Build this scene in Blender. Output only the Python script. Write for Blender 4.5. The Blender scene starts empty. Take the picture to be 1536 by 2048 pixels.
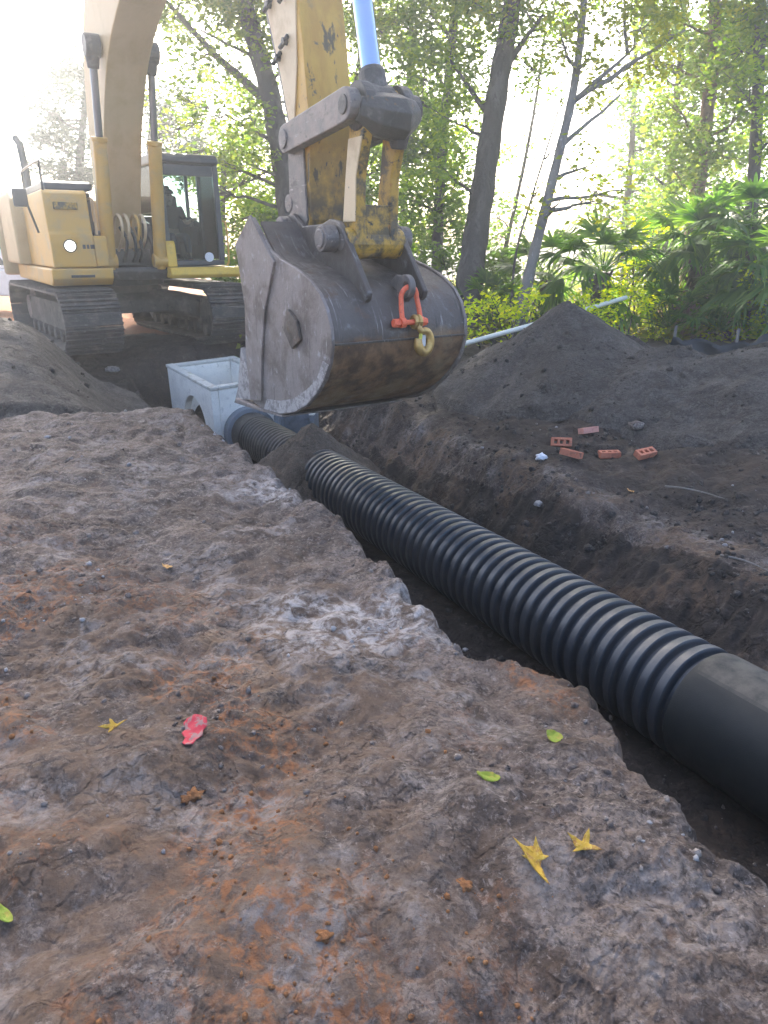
import bpy, bmesh, math, random
import numpy as np
from mathutils import Vector, Matrix

random.seed(7)
RNG = np.random.default_rng(11)
SC = bpy.context.scene
COL = SC.collection

# ------------------------------------------------------------------ camera, sky, sun, exposure
CAM_Z = 1.7
PITCH = 20.9
FPX = 1400.0
cam_d = bpy.data.cameras.new("camera")
cam = bpy.data.objects.new("camera", cam_d)
COL.objects.link(cam)
cam.location = (0, 0, CAM_Z)
cam.rotation_euler = (math.radians(90 - PITCH), 0, 0)
cam_d.sensor_fit = 'VERTICAL'
cam_d.sensor_height = 36.0
cam_d.lens = 36.0 * FPX / 2048.0
cam_d.clip_end = 2000
cam_d.clip_start = 0.05
SC.camera = cam

SUN_AZ, SUN_EL = -9.0, 36.0         # degrees from the view direction (+Y), positive to the right
w = bpy.data.worlds.new("World")
SC.world = w
w.use_nodes = True
nt = w.node_tree
bg = nt.nodes['Background']
sky = nt.nodes.new('ShaderNodeTexSky')
sky.sky_type = 'NISHITA'
sky.sun_disc = False
sky.sun_elevation = math.radians(SUN_EL)
sky.sun_rotation = math.radians(SUN_AZ)
sky.air_density = 0.75
sky.dust_density = 4.0
sky.ozone_density = 1.0
nt.links.new(sky.outputs[0], bg.inputs[0])
bg.inputs[1].default_value = 0.15
sun_d = bpy.data.lights.new("sun", 'SUN')
sun_d.energy = 4.0
sun_d.angle = math.radians(0.5)
sun_d.color = (1.0, 0.93, 0.80)
sun = bpy.data.objects.new("sun", sun_d)
COL.objects.link(sun)
sv = Vector((math.sin(math.radians(SUN_AZ)) * math.cos(math.radians(SUN_EL)),
             math.cos(math.radians(SUN_AZ)) * math.cos(math.radians(SUN_EL)),
             math.sin(math.radians(SUN_EL))))
sun.rotation_euler = sv.to_track_quat('Z', 'Y').to_euler()
sun.location = sv * 80

SC.view_settings.view_transform = 'Standard'
SC.view_settings.look = 'None'
SC.view_settings.exposure = 2.2
SC.view_settings.gamma = 1.0
SC.render.engine = 'CYCLES'
cy = SC.cycles
cy.use_denoising = True
cy.max_bounces = 7
cy.diffuse_bounces = 3
cy.glossy_bounces = 3
cy.transmission_bounces = 5
cy.transparent_max_bounces = 12
cy.volume_bounces = 0
cy.sample_clamp_indirect = 6.0

# ------------------------------------------------------------------ measuring helpers
_p = math.radians(PITCH)
_F = np.array([0, math.cos(_p), -math.sin(_p)])
_U = np.array([0, math.sin(_p), math.cos(_p)])
def at(u, v, d):
    """The place that stands d metres deep behind photo pixel (u, v)."""
    r = np.array([1.0, 0, 0]) * ((u - 768) / FPX) + _U * ((1024 - v) / FPX) + _F
    return Vector(np.array([0, 0, CAM_Z]) + r * d)

def _hash(ix, iy, seed):
    h = (ix.astype(np.int64) * 374761393 + iy.astype(np.int64) * 668265263 + seed * 1442695041) & 0xffffffff
    h = ((h ^ (h >> 13)) * 1274126177) & 0xffffffff
    h = h ^ (h >> 16)
    return (h & 0xffff) / 65536.0

def gnoise(x, y, seed=0):
    x = np.asarray(x, float); y = np.asarray(y, float)
    ix = np.floor(x); iy = np.floor(y)
    fx = x - ix; fy = y - iy
    ux = fx * fx * fx * (fx * (fx * 6 - 15) + 10)
    uy = fy * fy * fy * (fy * (fy * 6 - 15) + 10)
    def g(dx, dy):
        a = _hash(ix + dx, iy + dy, seed) * 2 * math.pi
        return np.cos(a) * (fx - dx) + np.sin(a) * (fy - dy)
    a = g(0, 0) * (1 - ux) + g(1, 0) * ux
    b = g(0, 1) * (1 - ux) + g(1, 1) * ux
    return (a * (1 - uy) + b * uy) * 1.5

def fbm(x, y, octv=4, seed=0, gain=0.5):
    s = 0; amp = 1; f = 1
    for k in range(octv):
        s = s + amp * gnoise(x * f + 17.3 * k, y * f - 9.1 * k, seed + k)
        amp *= gain; f *= 2.03
    return s

def sstep(a, b, x):
    t = np.clip((x - a) / (b - a), 0, 1)
    return t * t * (3 - 2 * t)

# ------------------------------------------------------------------ material helpers
def new_mat(name):
    m = bpy.data.materials.new(name)
    m.use_nodes = True
    return m, m.node_tree, m.node_tree.nodes['Principled BSDF']

def N(nt, t, **kw):
    n = nt.nodes.new(t)
    for k, v in kw.items():
        if k.startswith('i_'):
            n.inputs[k[2:].replace('_', ' ')].default_value = v
        else:
            setattr(n, k, v)
    return n

def noise_fac(nt, vec, scale, lo, hi, detail=5, rough=0.6, dist=0.0):
    n = N(nt, 'ShaderNodeTexNoise')
    n.inputs['Scale'].default_value = scale
    n.inputs['Detail'].default_value = detail
    n.inputs['Roughness'].default_value = rough
    n.inputs['Distortion'].default_value = dist
    nt.links.new(vec, n.inputs['Vector'])
    r = N(nt, 'ShaderNodeMapRange')
    r.inputs['From Min'].default_value = lo
    r.inputs['From Max'].default_value = hi
    r.interpolation_type = 'SMOOTHSTEP'
    nt.links.new(n.outputs['Fac'], r.inputs['Value'])
    return r.outputs['Result']

def mixc(nt, fac, a, b):
    m = N(nt, 'ShaderNodeMix', data_type='RGBA')
    if isinstance(fac, float): m.inputs[0].default_value = fac
    else: nt.links.new(fac, m.inputs[0])
    for s, i in ((a, 6), (b, 7)):
        if isinstance(s, tuple): m.inputs[i].default_value = (*s, 1)
        else: nt.links.new(s, m.inputs[i])
    return m.outputs[2]

def mul(nt, a, b):
    m = N(nt, 'ShaderNodeMath', operation='MULTIPLY')
    for s, i in ((a, 0), (b, 1)):
        if isinstance(s, (int, float)): m.inputs[i].default_value = s
        else: nt.links.new(s, m.inputs[i])
    return m.outputs[0]

def mat(name, base, rough=0.6, metal=0.0, layers=(), bump=None, spec=0.5, stretch=(1, 1, 1), rough_var=0.0):
    """base colour + layers of (colour, scale, lo, hi[, detail]) laid over it by noise, with a bump (scale, height)"""
    m, nt, b = new_mat(name)
    tc = N(nt, 'ShaderNodeTexCoord')
    mp = N(nt, 'ShaderNodeMapping')
    mp.inputs['Scale'].default_value = stretch
    nt.links.new(tc.outputs['Object'], mp.inputs['Vector'])
    vec = mp.outputs['Vector']
    col = None
    for k, L in enumerate(layers):
        f = noise_fac(nt, vec, L[1], L[2], L[3], L[4] if len(L) > 4 else 6, 0.65, 0.3)
        col = mixc(nt, f, col if col is not None else base, L[0])
    if col is None: b.inputs['Base Color'].default_value = (*base, 1)
    else: nt.links.new(col, b.inputs['Base Color'])
    b.inputs['Metallic'].default_value = metal
    b.inputs['Roughness'].default_value = rough
    b.inputs['Specular IOR Level'].default_value = spec
    if rough_var:
        f = noise_fac(nt, vec, 9, 0.3, 0.7)
        r = N(nt, 'ShaderNodeMapRange')
        r.inputs['To Min'].default_value = rough - rough_var
        r.inputs['To Max'].default_value = min(1, rough + rough_var)
        nt.links.new(f, r.inputs['Value'])
        nt.links.new(r.outputs[0], b.inputs['Roughness'])
    if bump:
        n = N(nt, 'ShaderNodeTexNoise')
        n.inputs['Scale'].default_value = bump[0]
        n.inputs['Detail'].default_value = 6
        n.inputs['Roughness'].default_value = 0.65
        nt.links.new(vec, n.inputs['Vector'])
        bp = N(nt, 'ShaderNodeBump')
        bp.inputs['Strength'].default_value = 1.0
        bp.inputs['Distance'].default_value = bump[1]
        nt.links.new(n.outputs['Fac'], bp.inputs['Height'])
        nt.links.new(bp.outputs[0], b.inputs['Normal'])
    return m

def soil_mat(name, dark=(0.046, 0.034, 0.028), mid=(0.142, 0.108, 0.090), light=(0.335, 0.288, 0.262), attrs=True):
    m, nt, b = new_mat(name)
    geo = N(nt, 'ShaderNodeNewGeometry')
    vec = geo.outputs['Position']
    f1 = noise_fac(nt, vec, 2.2, 0.36, 0.66, 8, 0.68, 0.5)
    f2 = noise_fac(nt, vec, 11.0, 0.40, 0.68, 7, 0.7, 0.8)
    f3 = noise_fac(nt, vec, 38.0, 0.53, 0.64, 6, 0.75, 0.6)
    f4 = noise_fac(nt, vec, 6.0, 0.50, 0.70, 7, 0.7, 1.0)
    c = mixc(nt, f1, dark, mid)
    f0 = noise_fac(nt, vec, 3.6, 0.46, 0.60, 7, 0.66, 1.2)
    c = mixc(nt, mul(nt, f0, 0.55), c, tuple(0.72 * light[i] + .28 * mid[i] for i in range(3)))
    c = mixc(nt, mul(nt, f2, 0.75), c, tuple(0.5 * (mid[i] + light[i]) for i in range(3)))
    c = mixc(nt, mul(nt, f4, 0.6), c, tuple(0.75 * x for x in dark))
    fm = noise_fac(nt, vec, 1.35, 0.47, 0.60, 7, 0.62, 1.5)
    c = mixc(nt, mul(nt, fm, 0.60), c, tuple(0.95 * x for x in dark))
    fw = noise_fac(nt, vec, 4.8, 0.54, 0.64, 7, 0.7, 1.8)
    c = mixc(nt, mul(nt, fw, 0.45), c, (1.15 * mid[0], 0.92 * mid[1], 0.75 * mid[2]))
    c = mixc(nt, mul(nt, f3, 0.62), c, light)
    f5 = noise_fac(nt, vec, 60.0, 0.50, 0.60, 5, 0.7, 0.5)
    c = mixc(nt, mul(nt, f5, 0.6), c, tuple(0.5 * x for x in dark))
    f6 = noise_fac(nt, vec, 21.0, 0.50, 0.62, 6, 0.7, 0.8)
    c = mixc(nt, mul(nt, f6, 0.5), c, tuple(0.45 * x for x in mid))
    if attrs:
        for an, cols, sc, lo, hi in (('damp_shade', (0.032, 0.026, 0.023), 5.0, 0.2, 0.5),
                                     ('brown', (0.140, 0.092, 0.062), 9.0, 0.34, 0.62),
                                     ('pale', (0.40, 0.37, 0.355), 14.0, 0.40, 0.62),
                                     ('rust', (0.27, 0.115, 0.050), 22.0, 0.46, 0.64),
                                     ('sand', (0.27, 0.095, 0.026), 4.0, 0.1, 0.5)):
            a = N(nt, 'ShaderNodeAttribute', attribute_name=an)
            f = noise_fac(nt, vec, sc, lo, hi, 7, 0.7, 0.6)
            c = mixc(nt, mul(nt, f, a.outputs['Fac']), c, cols)
    nt.links.new(c, b.inputs['Base Color'])
    b.inputs['Roughness'].default_value = 0.88
    b.inputs['Specular IOR Level'].default_value = 0.28
    n1 = N(nt, 'ShaderNodeTexNoise'); n1.inputs['Scale'].default_value = 26; n1.inputs['Detail'].default_value = 8
    n1.inputs['Roughness'].default_value = 0.72
    nt.links.new(vec, n1.inputs['Vector'])
    wv = N(nt, 'ShaderNodeTexNoise'); wv.inputs['Scale'].default_value = 9; wv.inputs['Detail'].default_value = 4
    nt.links.new(vec, wv.inputs['Vector'])
    va = N(nt, 'ShaderNodeVectorMath', operation='MULTIPLY_ADD'); va.inputs[1].default_value = (.16, .16, .16)
    nt.links.new(wv.outputs['Color'], va.inputs[0]); nt.links.new(vec, va.inputs[2])
    vo = N(nt, 'ShaderNodeTexVoronoi', feature='DISTANCE_TO_EDGE'); vo.inputs['Scale'].default_value = 11
    nt.links.new(va.outputs[0], vo.inputs['Vector'])
    cr = N(nt, 'ShaderNodeMapRange', interpolation_type='SMOOTHSTEP'); cr.inputs['From Max'].default_value = 0.16
    nt.links.new(vo.outputs['Distance'], cr.inputs['Value'])
    bp0 = N(nt, 'ShaderNodeBump'); bp0.inputs['Distance'].default_value = 0.020; bp0.inputs['Strength'].default_value = 0.8
    nt.links.new(mul(nt, cr.outputs[0], noise_fac(nt, vec, 3.5, 0.42, 0.62, 3)), bp0.inputs['Height'])
    bp = N(nt, 'ShaderNodeBump'); bp.inputs['Distance'].default_value = 0.022; bp.inputs['Strength'].default_value = 1.0
    nt.links.new(n1.outputs['Fac'], bp.inputs['Height']); nt.links.new(bp0.outputs[0], bp.inputs['Normal'])
    nt.links.new(bp.outputs[0], b.inputs['Normal'])
    return m

def leaf_mat(name, cols, trans=0.5, tcol=None, rough=0.55):
    m, nt, b = new_mat(name)
    geo = N(nt, 'ShaderNodeNewGeometry')
    rp = N(nt, 'ShaderNodeValToRGB')
    e = rp.color_ramp.elements
    for i, c in enumerate(cols):
        x = i / max(1, len(cols) - 1)
        el = e[i] if i < 2 and i < len(e) else e.new(x)
        el.position = x; el.color = (*c, 1)
    nt.links.new(geo.outputs['Random Per Island'], rp.inputs[0])
    nt.links.new(rp.outputs[0], b.inputs['Base Color'])
    b.inputs['Roughness'].default_value = rough
    b.inputs['Specular IOR Level'].default_value = 0.22
    t = N(nt, 'ShaderNodeBsdfTranslucent')
    hs = N(nt, 'ShaderNodeHueSaturation'); hs.inputs['Saturation'].default_value = 1.15; hs.inputs['Value'].default_value = 3.6
    hs.inputs['Hue'].default_value = 0.475
    nt.links.new(rp.outputs[0], hs.inputs['Color'])
    nt.links.new(hs.outputs[0], t.inputs['Color'])
    mx = N(nt, 'ShaderNodeMixShader'); mx.inputs[0].default_value = trans
    nt.links.new(b.outputs[0], mx.inputs[1]); nt.links.new(t.outputs[0], mx.inputs[2])
    nt.links.new(mx.outputs[0], nt.nodes['Material Output'].inputs[0])
    return m

def glass_mat(name, tint=(0.78, 0.90, 0.92), dens=0.86):
    m, nt, b = new_mat(name)
    tr = N(nt, 'ShaderNodeBsdfTransparent'); tr.inputs[0].default_value = (*[c * dens for c in tint], 1)
    gl = N(nt, 'ShaderNodeBsdfGlossy'); gl.inputs['Roughness'].default_value = 0.05
    fr = N(nt, 'ShaderNodeFresnel'); fr.inputs[0].default_value = 1.18
    mx = N(nt, 'ShaderNodeMixShader')
    nt.links.new(fr.outputs[0], mx.inputs[0]); nt.links.new(tr.outputs[0], mx.inputs[1]); nt.links.new(gl.outputs[0], mx.inputs[2])
    nt.links.new(mx.outputs[0], nt.nodes['Material Output'].inputs[0])
    return m

M = {}
M['soil'] = soil_mat('soil')
M['pile'] = soil_mat('pile_soil', (0.045, 0.039, 0.035), (0.088, 0.077, 0.070), (0.17, 0.155, 0.145))
M['heap'] = soil_mat('heap_soil', (0.070, 0.056, 0.046), (0.125, 0.102, 0.085), (0.19, 0.165, 0.145))
M['clod_grey'] = mat('clod_grey', (0.15, 0.12, 0.105), 0.95, layers=[((0.30, 0.265, 0.24), 14, 0.42, 0.62), ((0.045, 0.038, 0.036), 30, 0.5, 0.65)], bump=(60, 0.02), spec=0.2)
M['clod_pale'] = mat('clod_pale', (0.34, 0.33, 0.33), 0.9, layers=[((0.16, 0.145, 0.14), 20, 0.45, 0.65)], bump=(60, 0.01), spec=0.2)
M['clod_rust'] = mat('clod_rust', (0.27, 0.125, 0.055), 0.95, layers=[((0.15, 0.07, 0.035), 25, 0.45, 0.65), ((0.36, 0.19, 0.09), 45, 0.5, 0.7)], bump=(60, 0.02), spec=0.2)
M['hdpe'] = mat('black_corrugated_plastic', (0.018, 0.026, 0.038), 0.42, layers=[((0.028, 0.033, 0.040), 3.0, 0.45, 0.75), ((0.08, 0.073, 0.065), 13, 0.64, 0.80)], bump=(80, 0.0010), rough_var=0.08, spec=0.75)
M['hdpe_dusty'] = mat('dusty_black_plastic', (0.016, 0.017, 0.019), 0.5, layers=[((0.075, 0.068, 0.06), 3.5, 0.45, 0.72), ((0.17, 0.15, 0.13), 18, 0.60, 0.72)], bump=(60, 0.003))
M['sleeve'] = mat('smooth_black_plastic', (0.008, 0.012, 0.015), 0.60, layers=[((0.014, 0.017, 0.019), 4, 0.45, 0.8)], bump=(120, 0.0008), rough_var=0.06, spec=0.28)
def dusty(m, col, lo, hi, amount):
    nt = m.node_tree; b = nt.nodes['Principled BSDF']
    g = N(nt, 'ShaderNodeNewGeometry'); sx = N(nt, 'ShaderNodeSeparateXYZ'); nt.links.new(g.outputs['True Normal'], sx.inputs[0])
    mr = N(nt, 'ShaderNodeMapRange', interpolation_type='SMOOTHSTEP'); mr.inputs['From Min'].default_value = lo; mr.inputs['From Max'].default_value = hi
    nt.links.new(sx.outputs[2], mr.inputs['Value'])
    f = noise_fac(nt, g.outputs['Position'], 7.0, 0.25, 0.62, 6, 0.7)
    old = b.inputs['Base Color'].links[0].from_socket
    nt.links.new(mixc(nt, mul(nt, mul(nt, mr.outputs[0], f), amount), old, col), b.inputs['Base Color'])
dusty(M['hdpe'], (0.13, 0.125, 0.115), 0.62, 1.0, 0.5)
dusty(M['sleeve'], (0.085, 0.078, 0.068), 0.84, 0.92, 0.9)
M['concrete'] = mat('pale_concrete', (0.92, 0.90, 0.84), 0.8, layers=[((0.80, 0.78, 0.73), 3.2, 0.42, 0.7), ((0.70, 0.69, 0.65), 9, 0.55, 0.7), ((0.26, 0.24, 0.215), 5.0, 0.62, 0.76)], bump=(45, 0.006), spec=0.3)
M['concrete_edge'] = mat('concrete_rim', (0.62, 0.61, 0.57), 0.85, layers=[((0.38, 0.35, 0.30), 7, 0.5, 0.72)], bump=(45, 0.008), spec=0.3)
M['concrete_dark'] = mat('shade_tinted_grey_concrete', (0.20, 0.23, 0.27), 0.8, layers=[((0.12, 0.13, 0.14), 4, 0.45, 0.7)], bump=(45, 0.006))  # blue shade mixed into the block's colour; also the grey of the collar
M['yellow'] = mat('weathered_yellow_paint', (0.62, 0.345, 0.065), 0.45, layers=[((0.48, 0.31, 0.12), 2.2, 0.45, 0.7), ((0.20, 0.15, 0.09), 6.0, 0.64, 0.78)], bump=(30, 0.001), spec=0.45)
M['yellow_bright'] = mat('clean_yellow_paint', (0.74, 0.46, 0.05), 0.42, layers=[((0.55, 0.34, 0.06), 4, 0.5, 0.72)])
M['yellow_boom'] = mat('flare_washed_boom_paint', (0.56, 0.40, 0.20), 0.55, layers=[((0.47, 0.32, 0.14), 1.5, 0.42, 0.7), ((0.25, 0.20, 0.14), 5.0, 0.64, 0.8)], bump=(30, 0.001), spec=0.4)  # yellow paled to beige to imitate flare, with dirt noise over it
M['yellow_stick'] = mat('scuffed_stick_paint', (0.62, 0.36, 0.055), 0.48, layers=[((0.50, 0.26, 0.03), 2.5, 0.45, 0.68), ((0.10, 0.072, 0.035), 7.5, 0.575, 0.64), ((0.035, 0.030, 0.026), 13.0, 0.62, 0.67), ((0.30, 0.20, 0.08), 3.5, 0.56, 0.72)], bump=(40, 0.002), spec=0.45, stretch=(1, 1, 0.5))
M['yellow_worn'] = mat('greasy_yellow_paint', (0.50, 0.29, 0.035), 0.45, layers=[((0.10, 0.075, 0.04), 5, 0.42, 0.60), ((0.03, 0.027, 0.024), 9, 0.55, 0.66), ((0.40, 0.17, 0.04), 12, 0.6, 0.72)], bump=(40, 0.004), spec=0.5)
M['yellow_pale'] = mat('pale_yellow_paint', (0.66, 0.50, 0.30), 0.5, layers=[((0.52, 0.36, 0.19), 3, 0.45, 0.7), ((0.15, 0.12, 0.09), 14, 0.66, 0.72)], spec=0.45)
M['steel'] = mat('worn_bucket_steel', (0.105, 0.088, 0.079), 0.5, metal=0.3, layers=[((0.078, 0.064, 0.057), 2.6, 0.40, 0.66), ((0.20, 0.19, 0.195), 6.5, 0.56, 0.74), ((0.11, 0.068, 0.045), 4.5, 0.56, 0.72), ((0.05, 0.042, 0.040), 17, 0.62, 0.72)], bump=(34, 0.005), rough_var=0.12)
M['steel_side'] = mat('side_plate_steel', (0.235, 0.200, 0.185), 0.62, metal=0.12, layers=[((0.125, 0.098, 0.085), 3.0, 0.42, 0.68), ((0.38, 0.365, 0.37), 8, 0.56, 0.74), ((0.19, 0.13, 0.10), 5.5, 0.62, 0.76), ((0.07, 0.06, 0.058), 20, 0.64, 0.72)], bump=(34, 0.006), rough_var=0.1)
M['dark_steel'] = mat('greasy_dark_steel', (0.055, 0.053, 0.054), 0.5, metal=0.3, layers=[((0.14, 0.13, 0.13), 5, 0.5, 0.7), ((0.16, 0.085, 0.03), 9, 0.62, 0.74)], bump=(30, 0.008))
M['grey_steel'] = mat('dull_grey_steel', (0.15, 0.135, 0.13), 0.52, metal=0.3, layers=[((0.25, 0.20, 0.175), 4, 0.45, 0.7), ((0.08, 0.07, 0.07), 9, 0.58, 0.7)], bump=(30, 0.004))
M['chrome'] = mat('chrome_rod', (0.38, 0.50, 0.76), 0.14, metal=1.0)
M['rod_dark'] = mat('oily_rod', (0.22, 0.24, 0.28), 0.3, metal=0.9)
M['black_rubber'] = mat('black_rubber', (0.02, 0.02, 0.022), 0.6)
M['frame_dark'] = mat('dusty_black_frame', (0.045, 0.05, 0.055), 0.6, layers=[((0.10, 0.095, 0.09), 3, 0.45, 0.7)], bump=(20, 0.004))
M['cab_dark'] = mat('charcoal_cab_paint', (0.035, 0.045, 0.055), 0.4, layers=[((0.06, 0.066, 0.07), 3, 0.45, 0.7)])
M['track'] = mat('muddy_track_steel', (0.085, 0.078, 0.076), 0.6, metal=0.3, layers=[((0.17, 0.145, 0.125), 3.5, 0.45, 0.68), ((0.25, 0.24, 0.24), 10, 0.60, 0.72)], bump=(25, 0.01))
M['muddy'] = mat('muddy_undercarriage', (0.11, 0.092, 0.078), 0.85, layers=[((0.18, 0.155, 0.13), 3, 0.45, 0.68), ((0.05, 0.045, 0.042), 7, 0.55, 0.7)], bump=(20, 0.02))
M['glass'] = glass_mat('cab_glass')
M['white_paint'] = mat('white_truck_paint', (0.78, 0.79, 0.77), 0.3, layers=[((0.62, 0.62, 0.58), 2, 0.5, 0.8)])
M['dark_glass'] = mat('tinted_window', (0.035, 0.05, 0.05), 0.08, spec=0.8)
M['skin'] = mat('skin', (0.42, 0.25, 0.18), 0.55)
M['shirt'] = mat('dark_shirt_cloth', (0.016, 0.017, 0.021), 0.9)
M['jeans'] = mat('blue_jeans_cloth', (0.06, 0.075, 0.11), 0.9)
M['hair'] = mat('dark_hair', (0.02, 0.016, 0.013), 0.7)
M['brick'] = mat('orange_red_brick', (0.50, 0.185, 0.115), 0.85, layers=[((0.38, 0.13, 0.085), 9, 0.45, 0.7), ((0.58, 0.30, 0.22), 22, 0.58, 0.72), ((0.14, 0.10, 0.08), 12, 0.56, 0.70)], bump=(90, 0.004), spec=0.25)
M['brick_pink'] = mat('dusty_pink_brick', (0.58, 0.29, 0.235), 0.9, layers=[((0.45, 0.20, 0.16), 10, 0.5, 0.7)], bump=(90, 0.004), spec=0.25)
M['orange_paint'] = mat('orange_shackle_paint', (0.85, 0.15, 0.065), 0.5, layers=[((0.6, 0.09, 0.05), 30, 0.5, 0.7)])
M['gold'] = mat('gold_hook_plating', (0.56, 0.37, 0.13), 0.4, metal=0.6, layers=[((0.40, 0.25, 0.10), 14, 0.45, 0.7)])
M['latch'] = mat('yellow_latch_plate', (0.62, 0.60, 0.10), 0.45)
M['tag'] = mat('white_plastic', (0.75, 0.76, 0.80), 0.6)
M['pvc'] = mat('white_pvc', (0.78, 0.77, 0.68), 0.4, layers=[((0.55, 0.56, 0.52), 5, 0.5, 0.8)])
M['silt'] = mat('black_silt_cloth', (0.022, 0.028, 0.036), 0.7, bump=(60, 0.004))
M['paper'] = mat('white_crumpled_paper', (0.72, 0.75, 0.82), 0.7)
M['red'] = mat('red_plastic_scrap', (0.42, 0.022, 0.04), 0.75, layers=[((0.24, 0.13, 0.12), 26, 0.50, 0.58), ((0.50, 0.05, 0.07), 9, 0.55, 0.75)])
M['leaf_yellow'] = mat('yellow_fallen_leaf', (0.40, 0.255, 0.035), 0.8, layers=[((0.26, 0.13, 0.04), 40, 0.48, 0.62), ((0.46, 0.34, 0.08), 90, 0.5, 0.7)], bump=(120, 0.004), spec=0.25)
M['leaf_green'] = mat('green_fallen_leaf', (0.20, 0.26, 0.035), 0.75, layers=[((0.30, 0.25, 0.05), 40, 0.5, 0.66)], bump=(120, 0.004), spec=0.25)
M['leaf_tan'] = mat('tan_fallen_leaf', (0.50, 0.27, 0.08), 0.6)
M['bark'] = mat('grey_bark', (0.088, 0.080, 0.074), 0.9, layers=[((0.15, 0.14, 0.132), 3, 0.45, 0.68), ((0.07, 0.06, 0.055), 10, 0.5, 0.66)], bump=(14, 0.05), stretch=(1, 1, 0.3), spec=0.2)
M['bark_pale'] = mat('pale_bark', (0.22, 0.205, 0.19), 0.9, layers=[((0.18, 0.165, 0.15), 4, 0.45, 0.68), ((0.42, 0.41, 0.40), 9, 0.58, 0.7)], bump=(14, 0.04), stretch=(1, 1, 0.4), spec=0.2)
M['bark_pine'] = mat('brown_pine_bark', (0.25, 0.155, 0.10), 0.95, layers=[((0.12, 0.08, 0.06), 6, 0.45, 0.62), ((0.36, 0.24, 0.17), 9, 0.56, 0.7)], bump=(10, 0.08), stretch=(1, 1, 0.35), spec=0.2)
M['bark_palm'] = mat('palm_trunk', (0.17, 0.145, 0.12), 0.95, layers=[((0.08, 0.065, 0.055), 7, 0.45, 0.65)], bump=(12, 0.08), spec=0.2)
G1, G2, G3 = (0.046, 0.108, 0.013), (0.088, 0.172, 0.020), (0.155, 0.225, 0.028)
M['leaf_a'] = leaf_mat('broadleaf_green', (G1, G2, G3), 0.5)
M['leaf_b'] = leaf_mat('yellow_green_leaf', ((0.075, 0.125, 0.016), (0.14, 0.19, 0.022), (0.22, 0.24, 0.03)), 0.55)
M['leaf_c'] = leaf_mat('olive_leaf', ((0.042, 0.088, 0.018), (0.075, 0.130, 0.026), (0.125, 0.165, 0.032)), 0.5)
M['leaf_d'] = leaf_mat('dark_green_leaf', ((0.032, 0.078, 0.016), (0.056, 0.122, 0.022), (0.090, 0.165, 0.028)), 0.5)  # darker green leaf mix for dense trees and shrubs
M['needle'] = leaf_mat('grey_green_needle', ((0.020, 0.040, 0.024), (0.032, 0.056, 0.032), (0.048, 0.075, 0.038)), 0.2)
M['palm'] = leaf_mat('palm_frond', ((0.036, 0.090, 0.022), (0.062, 0.138, 0.030), (0.105, 0.190, 0.038)), 0.45, rough=0.45)
M['palm_dead'] = leaf_mat('dry_palm_frond', ((0.14, 0.115, 0.08), (0.22, 0.18, 0.12), (0.30, 0.26, 0.18)), 0.3)
M['bush'] = leaf_mat('sun_tinted_bush_leaf', ((0.14, 0.24, 0.018), (0.24, 0.34, 0.022), (0.40, 0.44, 0.03)), 0.6)  # leaf colours raised to imitate sunlight that the trees block
M['weed'] = leaf_mat('ground_weed', ((0.05, 0.085, 0.018), (0.10, 0.13, 0.025), (0.16, 0.15, 0.04)), 0.5)
def scratches(m, dark, light, stretch):
    nt = m.node_tree; b = nt.nodes['Principled BSDF']
    tc = N(nt, 'ShaderNodeTexCoord'); mp = N(nt, 'ShaderNodeMapping'); mp.inputs['Scale'].default_value = stretch
    nt.links.new(tc.outputs['Object'], mp.inputs['Vector'])
    old = b.inputs['Base Color'].links[0].from_socket
    f = mul(nt, noise_fac(nt, mp.outputs[0], 1.0, 0.60, 0.68, 4, 0.6, 0.3), noise_fac(nt, tc.outputs['Object'], 2.5, 0.42, 0.62))
    c = mixc(nt, mul(nt, f, 0.7), old, light)
    mp2 = N(nt, 'ShaderNodeMapping'); mp2.inputs['Scale'].default_value = tuple(x * .7 for x in stretch); mp2.inputs['Location'].default_value = (5, 3, 8)
    nt.links.new(tc.outputs['Object'], mp2.inputs['Vector'])
    f2 = mul(nt, noise_fac(nt, mp2.outputs[0], 1.0, 0.58, 0.66, 4, 0.6, 0.3), noise_fac(nt, tc.outputs['Object'], 3.1, 0.40, 0.60))
    nt.links.new(mixc(nt, mul(nt, f2, 0.7), c, dark), b.inputs['Base Color'])
scratches(M['steel'], (0.035, 0.03, 0.028), (0.36, 0.34, 0.33), (3, 55, 3))
scratches(M['steel_side'], (0.075, 0.062, 0.055), (0.46, 0.43, 0.42), (42, 3, 4))
scratches(M['grey_steel'], (0.05, 0.045, 0.042), (0.40, 0.36, 0.34), (8, 30, 30))
# the lower half of the bucket's back is stained brown by soil
m_ = M['steel'].copy(); m_.name = 'soil_stained_steel'; M['steel_stained'] = m_
nt_ = m_.node_tree; b_ = nt_.nodes['Principled BSDF']
tc_ = N(nt_, 'ShaderNodeTexCoord'); sx_ = N(nt_, 'ShaderNodeSeparateXYZ'); nt_.links.new(tc_.outputs['Object'], sx_.inputs[0])
nf_ = noise_fac(nt_, tc_.outputs['Object'], 3.0, 0.3, 0.7)
sm_ = N(nt_, 'ShaderNodeMath', operation='MULTIPLY_ADD'); nt_.links.new(nf_, sm_.inputs[0]); sm_.inputs[1].default_value = -0.10; nt_.links.new(sx_.outputs[2], sm_.inputs[2])
mr_ = N(nt_, 'ShaderNodeMapRange'); mr_.inputs['From Min'].default_value = 1.07; mr_.inputs['From Max'].default_value = 1.0; nt_.links.new(sm_.outputs[0], mr_.inputs['Value'])
br_ = mixc(nt_, noise_fac(nt_, tc_.outputs['Object'], 5.0, 0.38, 0.64), (0.10, 0.058, 0.036), (0.29, 0.165, 0.085))
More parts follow.
